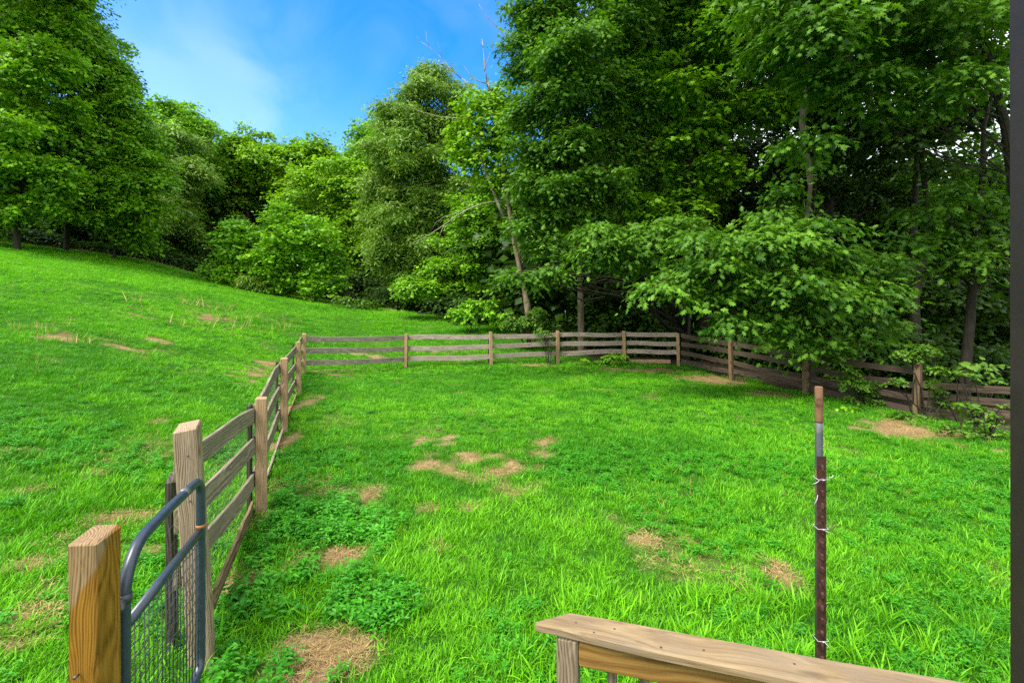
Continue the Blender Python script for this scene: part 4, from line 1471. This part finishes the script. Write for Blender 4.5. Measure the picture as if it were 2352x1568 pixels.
def tree(name, label, cat, Y, lobes, base, leaf='star', mat='maple', size=0.28, cov=2.0, trunk=0.2, bark='bark', group=None, seed=0, depth=0.6,
         squash=0.8, limbs=True, top=None, world=None, lean=None, L=12, droop=0.25, slen=None, inner=0.45, under=0.5, flat=1.0, upright=0.0, limbk=1.0, dmul=1.0):
    """A tree from measured crown lobes (px, py, r px[, distance]) at distance Y, rooted where base says."""
    rng = np.random.default_rng(seed + 100)
    W = []
    for lb in lobes:
        yy = (lb[3] if len(lb) > 3 else Y)
        r = lb[2] / FPX * yy
        yy = yy + rng.uniform(-1, 1) * depth * r
        c = E(lb[0], lb[1], yy)
        W.append((c[0], c[1], c[2], r, r * dmul, r * squash))
    if world:
        W += list(world)
    if len(base) == 2 and base[1] is None:
        bx, by = (base[0] - CX) / FPX * Y, Y
    else:
        bx, by = base
    bz = h1(bx, by)
    o = thing(name, label, cat, (bx, by, bz), group)
    org = np.array([bx, by, bz])
    Wn = np.array(W)
    cen = Wn[:, :3].mean(0)
    ztop = Wn[:, 2].max()
    tp = np.array(top) if top is not None else np.array([cen[0] * .6 + bx * .4, cen[1] * .6 + by * .4, ztop])
    tb = MB()
    n = 9
    P = []
    for i in range(n):
        t = i / (n - 1)
        w = rng.normal(0, 0.006, 2) * (tp[2] - bz) * math.sin(math.pi * t)
        q = t ** 1.5
        P.append(np.array([bx + (tp[0] - bx) * q + w[0], by + (tp[1] - by) * q + w[1], bz - 0.2 + (tp[2] - bz) * t]))
    rad = [trunk * (1.35 if i == 0 else 1.0) * (1 - 0.85 * (i / (n - 1)) ** 1.1) for i in range(n)]
    P.insert(1, P[0] * 0.88 + P[1] * 0.12)
    rad.insert(1, trunk * 1.02)
    tb.tube([p - org for p in P], rad, 10, wob=0.12)
    if limbs:
        for (cx, cy, cz, rx, ry, rz) in W:
            c = np.array([cx, cy, cz])
            hd = math.hypot(cx - bx, cy - by)
            zz = min(max(bz + 0.25 * (ztop - bz), cz - 0.45 * hd - 0.3), bz + 0.9 * (ztop - bz))
            t = (zz - bz + 0.2) / (tp[2] - bz)
            t = min(max(t, 0.05), 0.95)
            f = t * (n - 1)
            i0 = min(int(f), n - 2)
            PP = [P[0]] + P[2:]
            s = PP[i0] + (PP[i0 + 1] - PP[i0]) * (f - i0)
            r0 = (trunk * (1 - 0.85 * t) * 0.42 + 0.012) * limbk
            path = limb_path(s, c, rng, lift=0.08, wob=0.06)
            tb.tube([p - org for p in path], [r0 * (1 - 0.75 * k / 6) for k in range(7)], 6, wob=0.1, caps=False)
            for _ in range(4):
                k = rng.integers(2, 6)
                e2 = c + unit(rng.normal(0, 1, 3)) * np.array([rx, ry, rz]) * 0.8
                tb.tube([p - org for p in limb_path(path[k], e2, rng, lift=0.03, wob=0.07, n=5)], [r0 * 0.4 * (1 - 0.17 * q) for q in range(5)], 5, caps=False)
    tb.build('trunk', M[bark], o)
    data = sprays(W, leaf, size, cov, rng, L=L, droop=droop, slen=slen, inner=inner, under=under, flat=flat, upright=upright)
    link('crown', leaf_mesh('crown', data, leaf, M[mat], org), o)
    return o


def build_trees():
    G1, G2, G3 = 'trees along the top of the hillside', 'trees behind the far fence', 'trees shading the boarded fence'
    # --- tall trees on the hillside, from the picture's edge inward
    tree('maple_tree', 'big maple whose lowest leafy bough reaches furthest out over the hilltop', 'tree', 25,
         [(20, 40, 150), (95, 170, 95), (-60, 200, 150), (70, 290, 105), (-30, 340, 130), (100, 60, 90), (40, 410, 80), (110, 400, 55), (-90, 60, 160), (30, -120, 160), (-60, 440, 80), (130, 440, 38), (160, 150, 40), (10, 490, 46), (-40, 510, 40), (70, 470, 40), (118, 470, 26)],
         (40, None), 'maple', 'maple', 0.22, 1.7, 0.15, group=G1, seed=1, squash=0.8, droop=0.2, flat=0.6)
    tree('tulip_tree', 'tallest hillside tree with a steep sunlit edge against the blue sky', 'tree', 29,
         [(150, 20, 85), (195, 95, 80), (150, 120, 90), (240, 175, 72), (205, 230, 95), (290, 250, 60), (240, 330, 95), (300, 360, 75), (190, 400, 80), (260, 440, 75), (120, -90, 90), (130, 330, 80), (330, 300, 38), (190, 470, 50), (230, 490, 50), (150, 460, 36)],
         (152, None), 'star', 'maple', 0.20, 1.8, 0.15, group=G1, seed=2, squash=0.95, flat=0.5)
    tree('young_maple', 'slim young maple with drooping boughs down to the mown edge of the hill', 'tree', 29.5,
         [(330, 420, 52), (310, 490, 58), (350, 480, 42), (330, 550, 48), (290, 540, 40), (345, 375, 40), (300, 420, 50)],
         (262, None), 'maple', 'maple', 0.23, 2.0, 0.10, group=G1, seed=3, squash=0.7, droop=0.4, flat=0.7)
    tree('oak_tree', 'dark rounded oak top rising behind the slim maple, beside the blue gap', 'tree', 40,
         [(400, 262, 40), (440, 290, 46), (468, 300, 26), (380, 320, 50), (430, 350, 60), (395, 420, 60), (450, 420, 40), (400, 490, 50), (370, 250, 26)],
         (410, None), 'star', 'maple', 0.27, 2.1, 0.2, group=G1, seed=4, flat=0.5, squash=0.9)
    tree('hickory_tree', 'pale dusty-green tree squeezed in front of the dark oak top', 'tree', 37,
         [(415, 330, 42), (440, 380, 42), (410, 410, 46), (400, 480, 46), (430, 520, 40)],
         (400, None), 'long', 'pale', 0.28, 2.0, 0.14, group=G1, seed=44, flat=0.4)
    tree('round_maple', 'yellow-green maple with the rounded dome lowest on the skyline', 'tree', 45,
         [(560, 338, 45), (600, 345, 45), (625, 380, 50), (530, 370, 42), (570, 400, 60), (510, 420, 45), (620, 430, 60), (545, 460, 60), (650, 360, 34)],
         (570, None), 'star', 'sunny', 0.30, 2.3, 0.25, group=G2, seed=5, squash=0.9, flat=0.5)
    tree('round_maple', 'yellow-green maple with two small humps on the skyline beside the rounded dome', 'tree', 46,
         [(700, 348, 36), (745, 350, 34), (680, 385, 45), (730, 395, 50), (765, 380, 30), (700, 440, 55), (760, 440, 50)],
         (715, None), 'star', 'sunny', 0.30, 2.2, 0.25, group=G2, seed=6, squash=0.9, flat=0.5)
    tree('leaning_maple', 'bright maple with thin leaning grey limbs behind the saplings', 'tree', 36,
         [(800, 400, 45), (770, 440, 45), (840, 440, 50), (800, 490, 58), (860, 500, 55), (790, 550, 55), (850, 570, 55), (690, 470, 50), (730, 430, 40), (820, 620, 45)],
         (842, None), 'star', 'sunny', 0.25, 2.0, 0.14, 'dead', group=G2, seed=7, squash=0.8, flat=0.6)
    tree('poplar_tree', 'dark green tree top between the yellow-green maples and the tall olive tree', 'tree', 39,
         [(860, 290, 34), (835, 320, 32), (880, 330, 48), (830, 365, 42), (870, 390, 55), (905, 270, 30)],
         (870, None), 'star', 'maple', 0.27, 2.2, 0.2, group=G2, seed=8, flat=.5)
    tree('hickory_tree', 'tall olive-green tree with silvery hanging leaves and the highest narrow top', 'tree', 29,
         [(1000, 185, 36), (970, 170, 26), (1035, 215, 40), (960, 235, 45), (1010, 270, 62), (925, 290, 50), (950, 350, 75), (1040, 330, 60), (900, 370, 55), (1000, 420, 80), (920, 450, 70), (980, 510, 80), (900, 530, 60), (1050, 470, 60), (940, 590, 60), (880, 600, 40)],
         (1005, None), 'long', 'pale', 0.22, 2.3, 0.2, group=G2, seed=9, droop=0.25, squash=0.85, flat=0.4)
    tree('dark_maple', 'dense dark green tree low behind the shrubs at the bottom of the hillside', 'tree', 24,
         [(1060, 560, 60), (1110, 600, 60), (1040, 630, 55), (990, 650, 50), (1120, 540, 55), (1090, 660, 50), (940, 660, 40), (1150, 650, 50), (1130, 470, 50), (1080, 500, 50)],
         (1070, None), 'star', 'maple', 0.18, 2.2, 0.13, group=G2, seed=10, squash=0.7)
    # --- pale green saplings standing out from the wood
    tree('sapling', 'bright green bushy sapling standing furthest up the hill', 'tree', 30,
         [(535, 520, 26), (525, 560, 34), (550, 590, 42), (510, 600, 34), (570, 560, 34), (545, 640, 40), (500, 640, 24), (580, 625, 34)],
         (545, None), 'round', 'fresh', 0.21, 2.0, 0.06, group='saplings at the hill foot', seed=11, upright=0.4, flat=0.8)
    tree('sapling', 'bright green bushy sapling with the tallest pointed top', 'tree', 29.5,
         [(645, 478, 22), (640, 510, 34), (620, 550, 42), (660, 545, 38), (640, 590, 48), (600, 610, 40), (680, 600, 40), (630, 640, 42), (670, 650, 34)],
         (640, None), 'round', 'fresh', 0.21, 2.0, 0.06, group='saplings at the hill foot', seed=12, upright=0.4, flat=0.8)
    tree('sapling', 'bright green bushy sapling nearest the bare trunks, its leaves loosely spaced', 'tree', 29,
         [(718, 510, 24), (735, 545, 34), (700, 560, 34), (755, 580, 34), (725, 600, 42), (770, 620, 30), (715, 640, 36), (750, 650, 30)],
         (725, None), 'round', 'fresh', 0.21, 1.5, 0.06, group='saplings at the hill foot', seed=13, upright=0.4, flat=0.8)

    # --- trees by the far fence and the wood beyond the boarded fence
    tree('walnut_tree', 'light green tree half dead, bare sticks standing above its crown', 'tree', 18.5,
         [(1090, 235, 40), (1130, 250, 45), (1075, 300, 45), (1130, 320, 50), (1060, 345, 30), (1105, 370, 42), (1150, 215, 35), (1160, 395, 45), (1120, 440, 34), (1165, 290, 45)],
         (1216, None), 'maple', 'sunny', 0.17, 1.7, 0.085, 'bark_brown', group=G3, seed=14, top=E(1133, 250, 18.5), limbs=False, squash=0.7, droop=0.35)
    tree('red_oak', 'large oak whose high crown makes the steep edge beside the blue sky', 'tree', 16,
         [(1215, 30, 62), (1270, 70, 85), (1195, 110, 45), (1230, 170, 75), (1330, 130, 100), (1290, 240, 90), (1210, 260, 55), (1380, 240, 95), (1250, 340, 75), (1340, 350, 85), (1420, 60, 100), (1300, 430, 70), (1220, 420, 50), (1390, 430, 70),
          (1250, -80, 100), (1380, -100, 140), (1300, 500, 60), (1210, 520, 45), (1260, 560, 50), (1460, 330, 80)],
         (2.62, 18.1), 'oak', 'oak', 0.17, 2.3, 0.125, 'bark_brown', group=G3, flat=0.8, seed=15, squash=0.62, droop=0.32, top=E(1300, -60, 16))
    tree('red_oak', 'oak with one drooping bough of big lobed leaves above the straight brown trunk', 'tree', 13.5,
         [(1400, 565, 50), (1340, 590, 42), (1270, 625, 36), (1215, 640, 30), (1180, 630, 22), (1440, 590, 45), (1490, 540, 55), (1500, 600, 40), (1370, 530, 50), (1560, 520, 60)],
         (6.35, 17.6), 'oak', 'oak', 0.18, 2.0, 0.17, 'bark', group=G3, flat=0.65, seed=16, squash=0.42, droop=0.3, top=E(1590, -200, 15))
    tree('red_oak', 'oak whose low boughs of large lobed leaves hang in front of the fence', 'tree', 10.3,
         [(1560, 640, 62), (1520, 660, 42), (1630, 610, 70), (1700, 560, 75), (1600, 560, 60), (1790, 560, 85), (1720, 650, 70), (1640, 690, 45), (1820, 650, 85), (1900, 590, 80), (1980, 600, 75), (1920, 690, 75), (2010, 670, 55), (2035, 745, 42),
          (1960, 750, 60), (1860, 740, 65), (1760, 730, 60), (1680, 735, 40), (1800, 775, 32), (1900, 790, 40), (1880, 815, 24), (1850, 330, 60), (1800, 440, 40), (1770, 505, 60), (1880, 520, 60), (1490, 655, 26), (2000, 790, 30)],
         (8.25, 13.3), 'oak', 'oak', 0.172, 1.8, 0.14, 'bark', group=G3, flat=0.65, seed=17, squash=0.42, droop=0.3, top=E(1860, -350, 13.5), depth=0.9)
    tree('sugar_maple', 'maple spreading leafy boughs across the top of the view beside the column', 'tree', 9.5,
         [(2010, 70, 95), (2110, 140, 100), (2210, 70, 100), (1880, 70, 100), (2000, 190, 75), (2210, 190, 75), (1900, 180, 75), (2290, 130, 60), (1800, 20, 90), (2300, 20, 80), (2120, 20, 90), (1780, 120, 70), (2080, 230, 50), (1960, 0, 90),
          (2000, -120, 160), (2200, -120, 160), (1820, -100, 140)],
         (2420, None), 'oak', 'oak', 0.165, 1.9, 0.17, 'bark', group=G3, flat=0.7, seed=18, squash=0.45, droop=0.3, depth=1.0, limbk=0.35)
    tree('sugar_maple', 'maple with pale lobed leaves low beside the column, leaning dark trunk', 'tree', 10.5,
         [(2210, 520, 60), (2280, 470, 60), (2140, 560, 55), (2240, 590, 55), (2120, 490, 50), (2290, 560, 45), (2060, 560, 45), (2190, 440, 45), (2300, 390, 50), (2180, 620, 40), (2280, 620, 30), (2320, 320, 40)],
         (2215, None), 'oak', 'oak', 0.175, 1.7, 0.11, 'bark', group=G3, flat=0.7, seed=19, squash=0.45, droop=0.3, top=E(2300, 60, 10.8), depth=0.9)
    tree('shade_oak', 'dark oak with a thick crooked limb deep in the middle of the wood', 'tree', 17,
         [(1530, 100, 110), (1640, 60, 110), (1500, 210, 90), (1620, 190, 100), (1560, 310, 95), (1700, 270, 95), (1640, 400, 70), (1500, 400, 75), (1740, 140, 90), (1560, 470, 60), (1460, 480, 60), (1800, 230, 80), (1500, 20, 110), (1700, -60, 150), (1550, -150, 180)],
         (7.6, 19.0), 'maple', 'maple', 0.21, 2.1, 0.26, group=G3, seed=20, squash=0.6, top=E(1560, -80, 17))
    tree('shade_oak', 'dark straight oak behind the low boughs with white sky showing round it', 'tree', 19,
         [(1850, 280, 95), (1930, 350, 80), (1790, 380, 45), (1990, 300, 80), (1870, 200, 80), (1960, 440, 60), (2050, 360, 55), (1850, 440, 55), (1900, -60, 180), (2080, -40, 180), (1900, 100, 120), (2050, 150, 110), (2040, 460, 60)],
         (1905, None), 'star', 'deep', 0.22, 1.9, 0.30, group=G3, seed=21, squash=0.6, top=E(1900, -100, 19), world=[(12.0, 17.0, 14.5, 5, 5, 3), (8.5, 18.5, 15.5, 4.5, 4.5, 3)])  # world: crown lobes added above the view to shade the undergrowth
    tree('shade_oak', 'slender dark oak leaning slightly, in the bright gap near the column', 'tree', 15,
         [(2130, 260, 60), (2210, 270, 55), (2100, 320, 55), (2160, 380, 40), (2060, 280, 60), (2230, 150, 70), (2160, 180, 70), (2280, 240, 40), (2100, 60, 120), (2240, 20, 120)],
         (2105, None), 'star', 'deep', 0.22, 1.6, 0.13, group=G3, seed=22, squash=0.55, top=E(2145, 40, 15), world=[(16, 14, 12.5, 4.5, 4.5, 3)])  # world lobe is added overhead canopy, there to deepen shade in the wood
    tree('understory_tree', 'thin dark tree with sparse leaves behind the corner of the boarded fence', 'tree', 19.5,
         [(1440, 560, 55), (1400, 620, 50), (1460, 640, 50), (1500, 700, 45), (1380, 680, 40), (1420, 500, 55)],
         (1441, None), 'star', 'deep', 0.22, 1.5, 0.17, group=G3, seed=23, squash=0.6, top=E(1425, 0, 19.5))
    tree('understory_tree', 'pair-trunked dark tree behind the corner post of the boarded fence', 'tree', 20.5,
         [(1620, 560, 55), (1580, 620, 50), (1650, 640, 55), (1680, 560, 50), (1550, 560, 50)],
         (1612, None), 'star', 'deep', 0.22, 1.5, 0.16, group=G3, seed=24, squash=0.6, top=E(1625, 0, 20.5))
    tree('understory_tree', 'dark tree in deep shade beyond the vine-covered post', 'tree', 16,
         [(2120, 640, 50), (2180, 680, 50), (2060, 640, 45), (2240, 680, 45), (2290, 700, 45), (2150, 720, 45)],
         (2100, None), 'star', 'deep', 0.22, 1.6, 0.15, group=G3, seed=25, squash=0.6, top=E(2110, 100, 16), world=[(13.0, 13.0, 13.0, 4.5, 4.5, 3), (11.5, 10.5, 11.5, 3.4, 3.4, 2.2)])  # world lobes added high overhead as canopy, to darken the floor below

    tree('understory_tree', 'thin-crowned tree deep in the wood, white sky speckling through its leaves', 'tree', 24,
         [(1700, 350, 50), (1755, 395, 46), (1720, 440, 46), (1660, 400, 40), (1795, 330, 44), (1690, 470, 40), (1770, 455, 40), (1640, 340, 36), (1740, 300, 46)],
         (1722, None), 'star', 'deep', 0.24, 1.15, 0.13, group=G3, seed=26, squash=0.7, top=E(1715, 250, 24))
    tree('understory_tree', 'thin-crowned tree between the leaning trunk and the column, bright sky behind it', 'tree', 20,
         [(2200, 300, 46), (2265, 330, 44), (2160, 230, 44), (2285, 210, 40), (2240, 400, 42), (2180, 380, 40), (2290, 130, 40), (2300, 420, 40), (2080, 440, 42), (2130, 470, 42), (2110, 395, 42), (2055, 400, 36), (2230, 460, 40)],
         (2330, None), 'star', 'maple', 0.21, 1.5, 0.10, group=G3, seed=27, squash=0.7, top=E(2262, 130, 20))


build_trees()


# ------------------------------------------------------------------ dead limbs and the bare trunk
def build_dead():
    Y = 18.2
    b = E(1216, 729, Y)
    bz = h1(b[0], Y)
    o = thing('dead_tree', 'bare leaning tree with peeling bark, forked stem and dry grey limbs', 'tree', (b[0], Y, bz))
    org = np.array([b[0], Y, bz])

    def path(pts, dy=0.0):
        return [E(px, py, Y + dy * k) - org for k, (px, py) in enumerate(pts)]
    m = MB()
    m.tube([np.array([0, 0, -.2])] + path([(1213, 700), (1203, 660), (1192, 610), (1180, 555), (1172, 500), (1163, 440), (1158, 395), (1150, 340), (1141, 280), (1131, 220), (1120, 190)]),
           [.10, .095, .09, .085, .085, .08, .078, .08, .075, .06, .045, .04], 9, wob=0.22)
    m.build('trunk', M['bark_brown'], o)
    m = MB()
    m.tube(path([(1158, 500), (1145, 470), (1130, 430), (1112, 385), (1098, 340), (1090, 300)]), [.065, .062, .056, .052, .042, .03], 8, wob=0.25)
    m.tube(path([(1152, 400), (1143, 385), (1137, 372)]), [.05, .045, .03], 7, wob=.2)
    m.build('stem', M['dead'], o)
    limbs = [([(1172, 462), (1140, 463), (1110, 467), (1080, 478), (1050, 495), (1015, 520), (985, 540), (945, 560)], .038),
             ([(1075, 480), (1050, 488), (1020, 498), (1000, 512), (990, 530)], .018), ([(1020, 516), (1010, 540), (1003, 555)], .012),
             ([(1085, 476), (1068, 465), (1055, 455)], .012),
             ([(1120, 200), (1114, 160), (1111, 120), (1107, 90)], .045), ([(1112, 165), (1120, 140), (1126, 118)], .022), ([(1110, 110), (1104, 96)], .018),
             ([(1119, 193), (1095, 185), (1078, 170), (1066, 152)], .030),
             ([(1060, 180), (1035, 160), (1010, 130), (985, 108), (965, 95)], .030), ([(985, 108), (980, 90), (978, 72)], .012), ([(1015, 135), (1010, 110), (1004, 95)], .010), ([(965, 95), (957, 84)], .010),
             ([(1060, 180), (1085, 200), (1110, 235)], .03),
             ([(1085, 268), (1050, 272), (1010, 268), (970, 258), (935, 245)], .024), ([(1050, 272), (1035, 285)], .01),
             ([(1180, 105), (1160, 85), (1142, 62), (1120, 42), (1108, 25), (1100, 10)], .026), ([(1150, 290), (1138, 285), (1124, 283)], .02),
             ([(1170, 325), (1160, 322), (1150, 319)], .016), ([(1190, 610), (1202, 590), (1208, 572)], .014), ([(1205, 680), (1190, 672), (1178, 676)], .012)]
    for pts, r in limbs:
        mm = MB()
        n = len(pts)
        mm.tube(path(pts, random.uniform(-.12, .05)), [r * 0.75 * (1 - 0.75 * k / (n - 1)) for k in range(n)], 6, wob=0.15)
        mm.build('limb', M['dead'], o)


build_dead()


# ------------------------------------------------------------------ shrubs and vines
def shrub(name, label, cat, Y, lobes, leaf, mat, size, cov, seed, group=None, squash=0.75, stems=5, **kw):
    rng = np.random.default_rng(seed + 900)
    W = []
    for lb in lobes:
        yy = lb[3] if len(lb) > 3 else Y
        r = lb[2] / FPX * yy
        c = E(lb[0], lb[1], yy + rng.uniform(-.4, .4) * r)
        W.append((c[0], c[1], c[2], r, r, r * squash))
    Wn = np.array(W)
    bx, by = Wn[:, 0].mean(), Wn[:, 1].mean()
    bz = h1(bx, by)
    org = np.array([bx, by, bz])
    o = thing(name, label, cat, tuple(org), group)
    m = MB()
    for w in W:
        c = np.array(w[:3])
        for _ in range(max(1, stems // len(W) + 1)):
            s = org + np.array([rng.normal(0, .08), rng.normal(0, .08), -.05])
            m.tube([p - org for p in limb_path(s, c + rng.normal(0, .3, 3) * w[3], rng, lift=.1, wob=.06, n=6)], [.014 * (1 - .13 * k) for k in range(6)], 5, caps=False)
    m.build('stem', M['bark'], o)
    kw.setdefault('slen', size * 2.6)
    data = sprays(W, leaf, size, cov, rng, **kw)
    link('foliage', leaf_mesh('foliage', data, leaf, M[mat], org), o)
    return o


def build_shrubs():
    gs = 'shrubs along the foot of the wood'
    shrub('shrub', 'bright green leafy shrub at the bottom of the hillside, beside the dead tree', 'shrub', 20.0, [(1080, 712, 26), (1110, 705, 28), (1055, 722, 18), (1135, 722, 26), (1040, 715, 12)], 'round', 'fresh', .13, 1.8, 1, gs)
    shrub('shrub', 'leafy shrub wrapped round the foot of the dead tree', 'shrub', 18.0, [(1190, 735, 28), (1225, 738, 26), (1255, 745, 22), (1165, 745, 20), (1240, 720, 22)], 'round', 'vine', .11, 1.6, 2, gs)
    shrub('shrub', 'weedy bush of thin upright stems below the loosely leaved sapling', 'shrub', 28.0, [(715, 655, 14), (735, 660, 14), (708, 672, 12), (728, 678, 12)], 'round', 'fresh', .16, 1.4, 3, gs, upright=.5)
    shrub('shrub', 'low mound of brush at the dark edge of the wood uphill of the bright shrub', 'shrub', 27.0, [(800, 690, 16), (835, 696, 16), (770, 684, 10), (865, 700, 12)], 'round', 'vine', .17, 1.5, 4, gs)
    shrub('shrub', 'low grey-green bush tucked under the saplings', 'shrub', 28.3, [(575, 640, 20), (590, 655, 18), (560, 655, 16)], 'long', 'pale', .2, 1.6, 5, gs)
    gv = 'vines on the boarded fence'
    shrub('vine', 'tangled yellow-green vine heaped on top of the vine-covered fence post', 'vine', 9.2, [(2092, 806, 19), (2118, 800, 18), (2070, 812, 14), (2142, 806, 12), (2120, 826, 10)], 'round', 'vine', .058, 1.7, 6, gv)
    shrub('vine', 'vine hanging down the boards between the drooping oak bough and the next post', 'vine', 9.9, [(1960, 855, 16), (1972, 880, 22), (1990, 905, 20), (2002, 925, 18), (1955, 915, 15), (1985, 945, 16), (2015, 880, 13), (1940, 880, 14), (2030, 905, 12)], 'round', 'vine', .056, 1.5, 7, gv)
    shrub('vine', 'vine trailing over the lower boards right beside the vine-covered post', 'vine', 8.8, [(2145, 878, 14), (2160, 900, 15), (2155, 922, 12), (2175, 928, 12), (2066, 872, 11), (2050, 880, 9)], 'round', 'vine', .05, 1.4, 8, gv)
    shrub('briar', 'green briar spilling over the top board next to the column', 'shrub', 8.5, [(2190, 858, 18), (2230, 862, 16), (2160, 848, 15), (2290, 872, 13)], 'maple', 'vine', .07, 1.0, 9, gv)
    shrub('creeper', 'creeper with large fan-shaped leaves above the top board by the column', 'shrub', 8.7, [(2255, 838, 18), (2285, 845, 15), (2230, 838, 13)], 'round', 'vine', .11, .8, 10, gv, L=7)
    shrub('creeper', 'creeper with fan-shaped leaves hanging across the middle boards', 'shrub', 7.9, [(2225, 925, 14), (2240, 935, 11)], 'round', 'vine', .10, .8, 11, gv, L=7)
    shrub('briar', 'briar with small leaves across the lowest boards next to the column', 'shrub', 7.7, [(2260, 945, 15), (2290, 958, 15), (2235, 962, 12), (2300, 935, 11), (2275, 975, 14)], 'round', 'vine', .05, .9, 12, gv)
    shrub('bramble', 'low bramble growing on the ground below the boarded fence beside the column', 'shrub', 7.6, [(2200, 985, 16), (2240, 992, 18), (2285, 1000, 18), (2170, 972, 12), (2305, 1008, 14)], 'maple', 'vine', .06, 1.1, 13, gv)
    shrub('bramble', 'small leafy bramble on the straw at the foot of the vine-covered post', 'shrub', 8.7, [(2085, 960, 16), (2105, 955, 14), (2065, 950, 10)], 'maple', 'vine', .07, 1.2, 14, gv)
    shrub('bramble', 'leafy bramble under the hanging vine, in the grass before the boards', 'shrub', 9.3, [(1960, 940, 14), (1985, 952, 16), (2010, 960, 12), (1940, 935, 10)], 'maple', 'fresh', .07, 1.2, 15, gv)
    shrub('weed_bush', 'broad-leaved weeds by the second post of the far fence from the shaded corner', 'weed', 15.9, [(1400, 822, 14), (1425, 818, 12), (1385, 832, 10), (1340, 828, 12)], 'round', 'fresh', .1, 1.4, 16, gs)
    shrub('vine', 'vine climbing over the top board in the middle of the far fence', 'vine', 15.9, [(1256, 766, 10), (1244, 762, 9), (1268, 776, 7)], 'round', 'vine', .06, 1.0, 17, gs)


build_shrubs()


# ------------------------------------------------------------------ the wood's undergrowth and far mass
def build_masses():
    rng = np.random.default_rng(77)
    W = []
    for (x0, y0), (x1, y1), n, hh in (((2.2, 20.0), (7.5, 18.5), 9, 1.2), ((7.5, 19), (12.5, 12.5), 10, 1.2), ((11.5, 13), (13.5, 7), 7, 1.0),
                                      ((-2, 24), (3.5, 22), 7, 1.2), ((-8, 31), (-3, 27), 7, 1.3), ((-18, 37.5), (-9, 33), 9, 1.6), ((-27, 37), (-19, 39), 8, 1.5), ((-38, 27.5), (-31, 29.5), 14, 0.8), ((-31, 29.3), (-25.6, 34), 16, 0.75), ((-25.6, 34), (-22.8, 36.6), 10, 0.8), ((-42, 30), (-28, 35), 16, 2.4), ((-40, 36), (-24, 41), 12, 2.6)):
        for k in range(n):
            t = (k + rng.uniform(0, 1)) / n
            x, y = x0 + (x1 - x0) * t + rng.normal(0, .5), y0 + (y1 - y0) * t + rng.normal(0, .5)
            r = hh * rng.uniform(0.6, 1.1)
            W.append((x, y, h1(x, y) + r * 0.55, r * 1.2, r * 1.0, r * 0.8))
    data = sprays(W, 'star', 0.20, 1.3, rng)
    org = np.zeros(3)
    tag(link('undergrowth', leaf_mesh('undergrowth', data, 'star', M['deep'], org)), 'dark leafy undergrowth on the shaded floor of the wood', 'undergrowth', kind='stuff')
    # far wood: trunks and crowns standing behind everything, one mass
    W, T = [], MB()
    spots = []
    for k in range(46):
        t = k / 45
        x = -62 + 74 * t + rng.normal(0, 1.5)
        y = np.interp(x, [-62, -35, -22, -12, 0, 12], [30, 42, 52, 54, 48, 40]) + rng.uniform(0, 9)
        spots.append((x, y, rng.uniform(11, 16) if x < -38 else rng.uniform(9, 12)))
    for k in range(78):
        x = rng.uniform(1, 44)
        y = rng.uniform(24, 44)
        q = x / y
        if q < 0.05:
            continue
        spots.append((x, y, (rng.uniform(14, 21) if q > 0.17 else rng.uniform(7, 9.5)) if q < 0.40 else (rng.uniform(9, 11.5) if q < 0.58 else (rng.uniform(11, 16) if q < 0.82 else rng.uniform(9.5, 13)))))
    spots += [(-28.8, 46.5, 10.0), (-27.5, 45.0, 8.0), (-30.5, 47.5, 11.0), (-29.0, 49.5, 10.0)]
    for (x, y, hh) in spots:
        z = h1(x, y)
        T.tube([(x, y, z - .3), (x + rng.normal(0, .3), y, z + hh * .5), (x + rng.normal(0, .5), y, z + hh * .9)], [.2, .15, .05], 7, caps=False)
        wooded = x < 4
        for q in range(7 if wooded else 5):
            r = rng.uniform(1.5, 2.6)
            lo = 0.05 if wooded else 0.12
            W.append((x + rng.normal(0, 1.3), y + rng.normal(0, 1.3), z + hh * rng.uniform(lo, 1.0), r, r, r * .75))
    data = sprays(W, 'kite', 0.5, 1.5, rng, L=12)
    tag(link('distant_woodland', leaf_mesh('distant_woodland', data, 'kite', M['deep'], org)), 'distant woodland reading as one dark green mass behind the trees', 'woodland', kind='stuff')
    tag(T.build('distant_trunks', M['bark']), 'distant bare trunks in the shade of the wood', 'woodland', kind='stuff')


build_masses()
print('LEAVES', NLEAF)
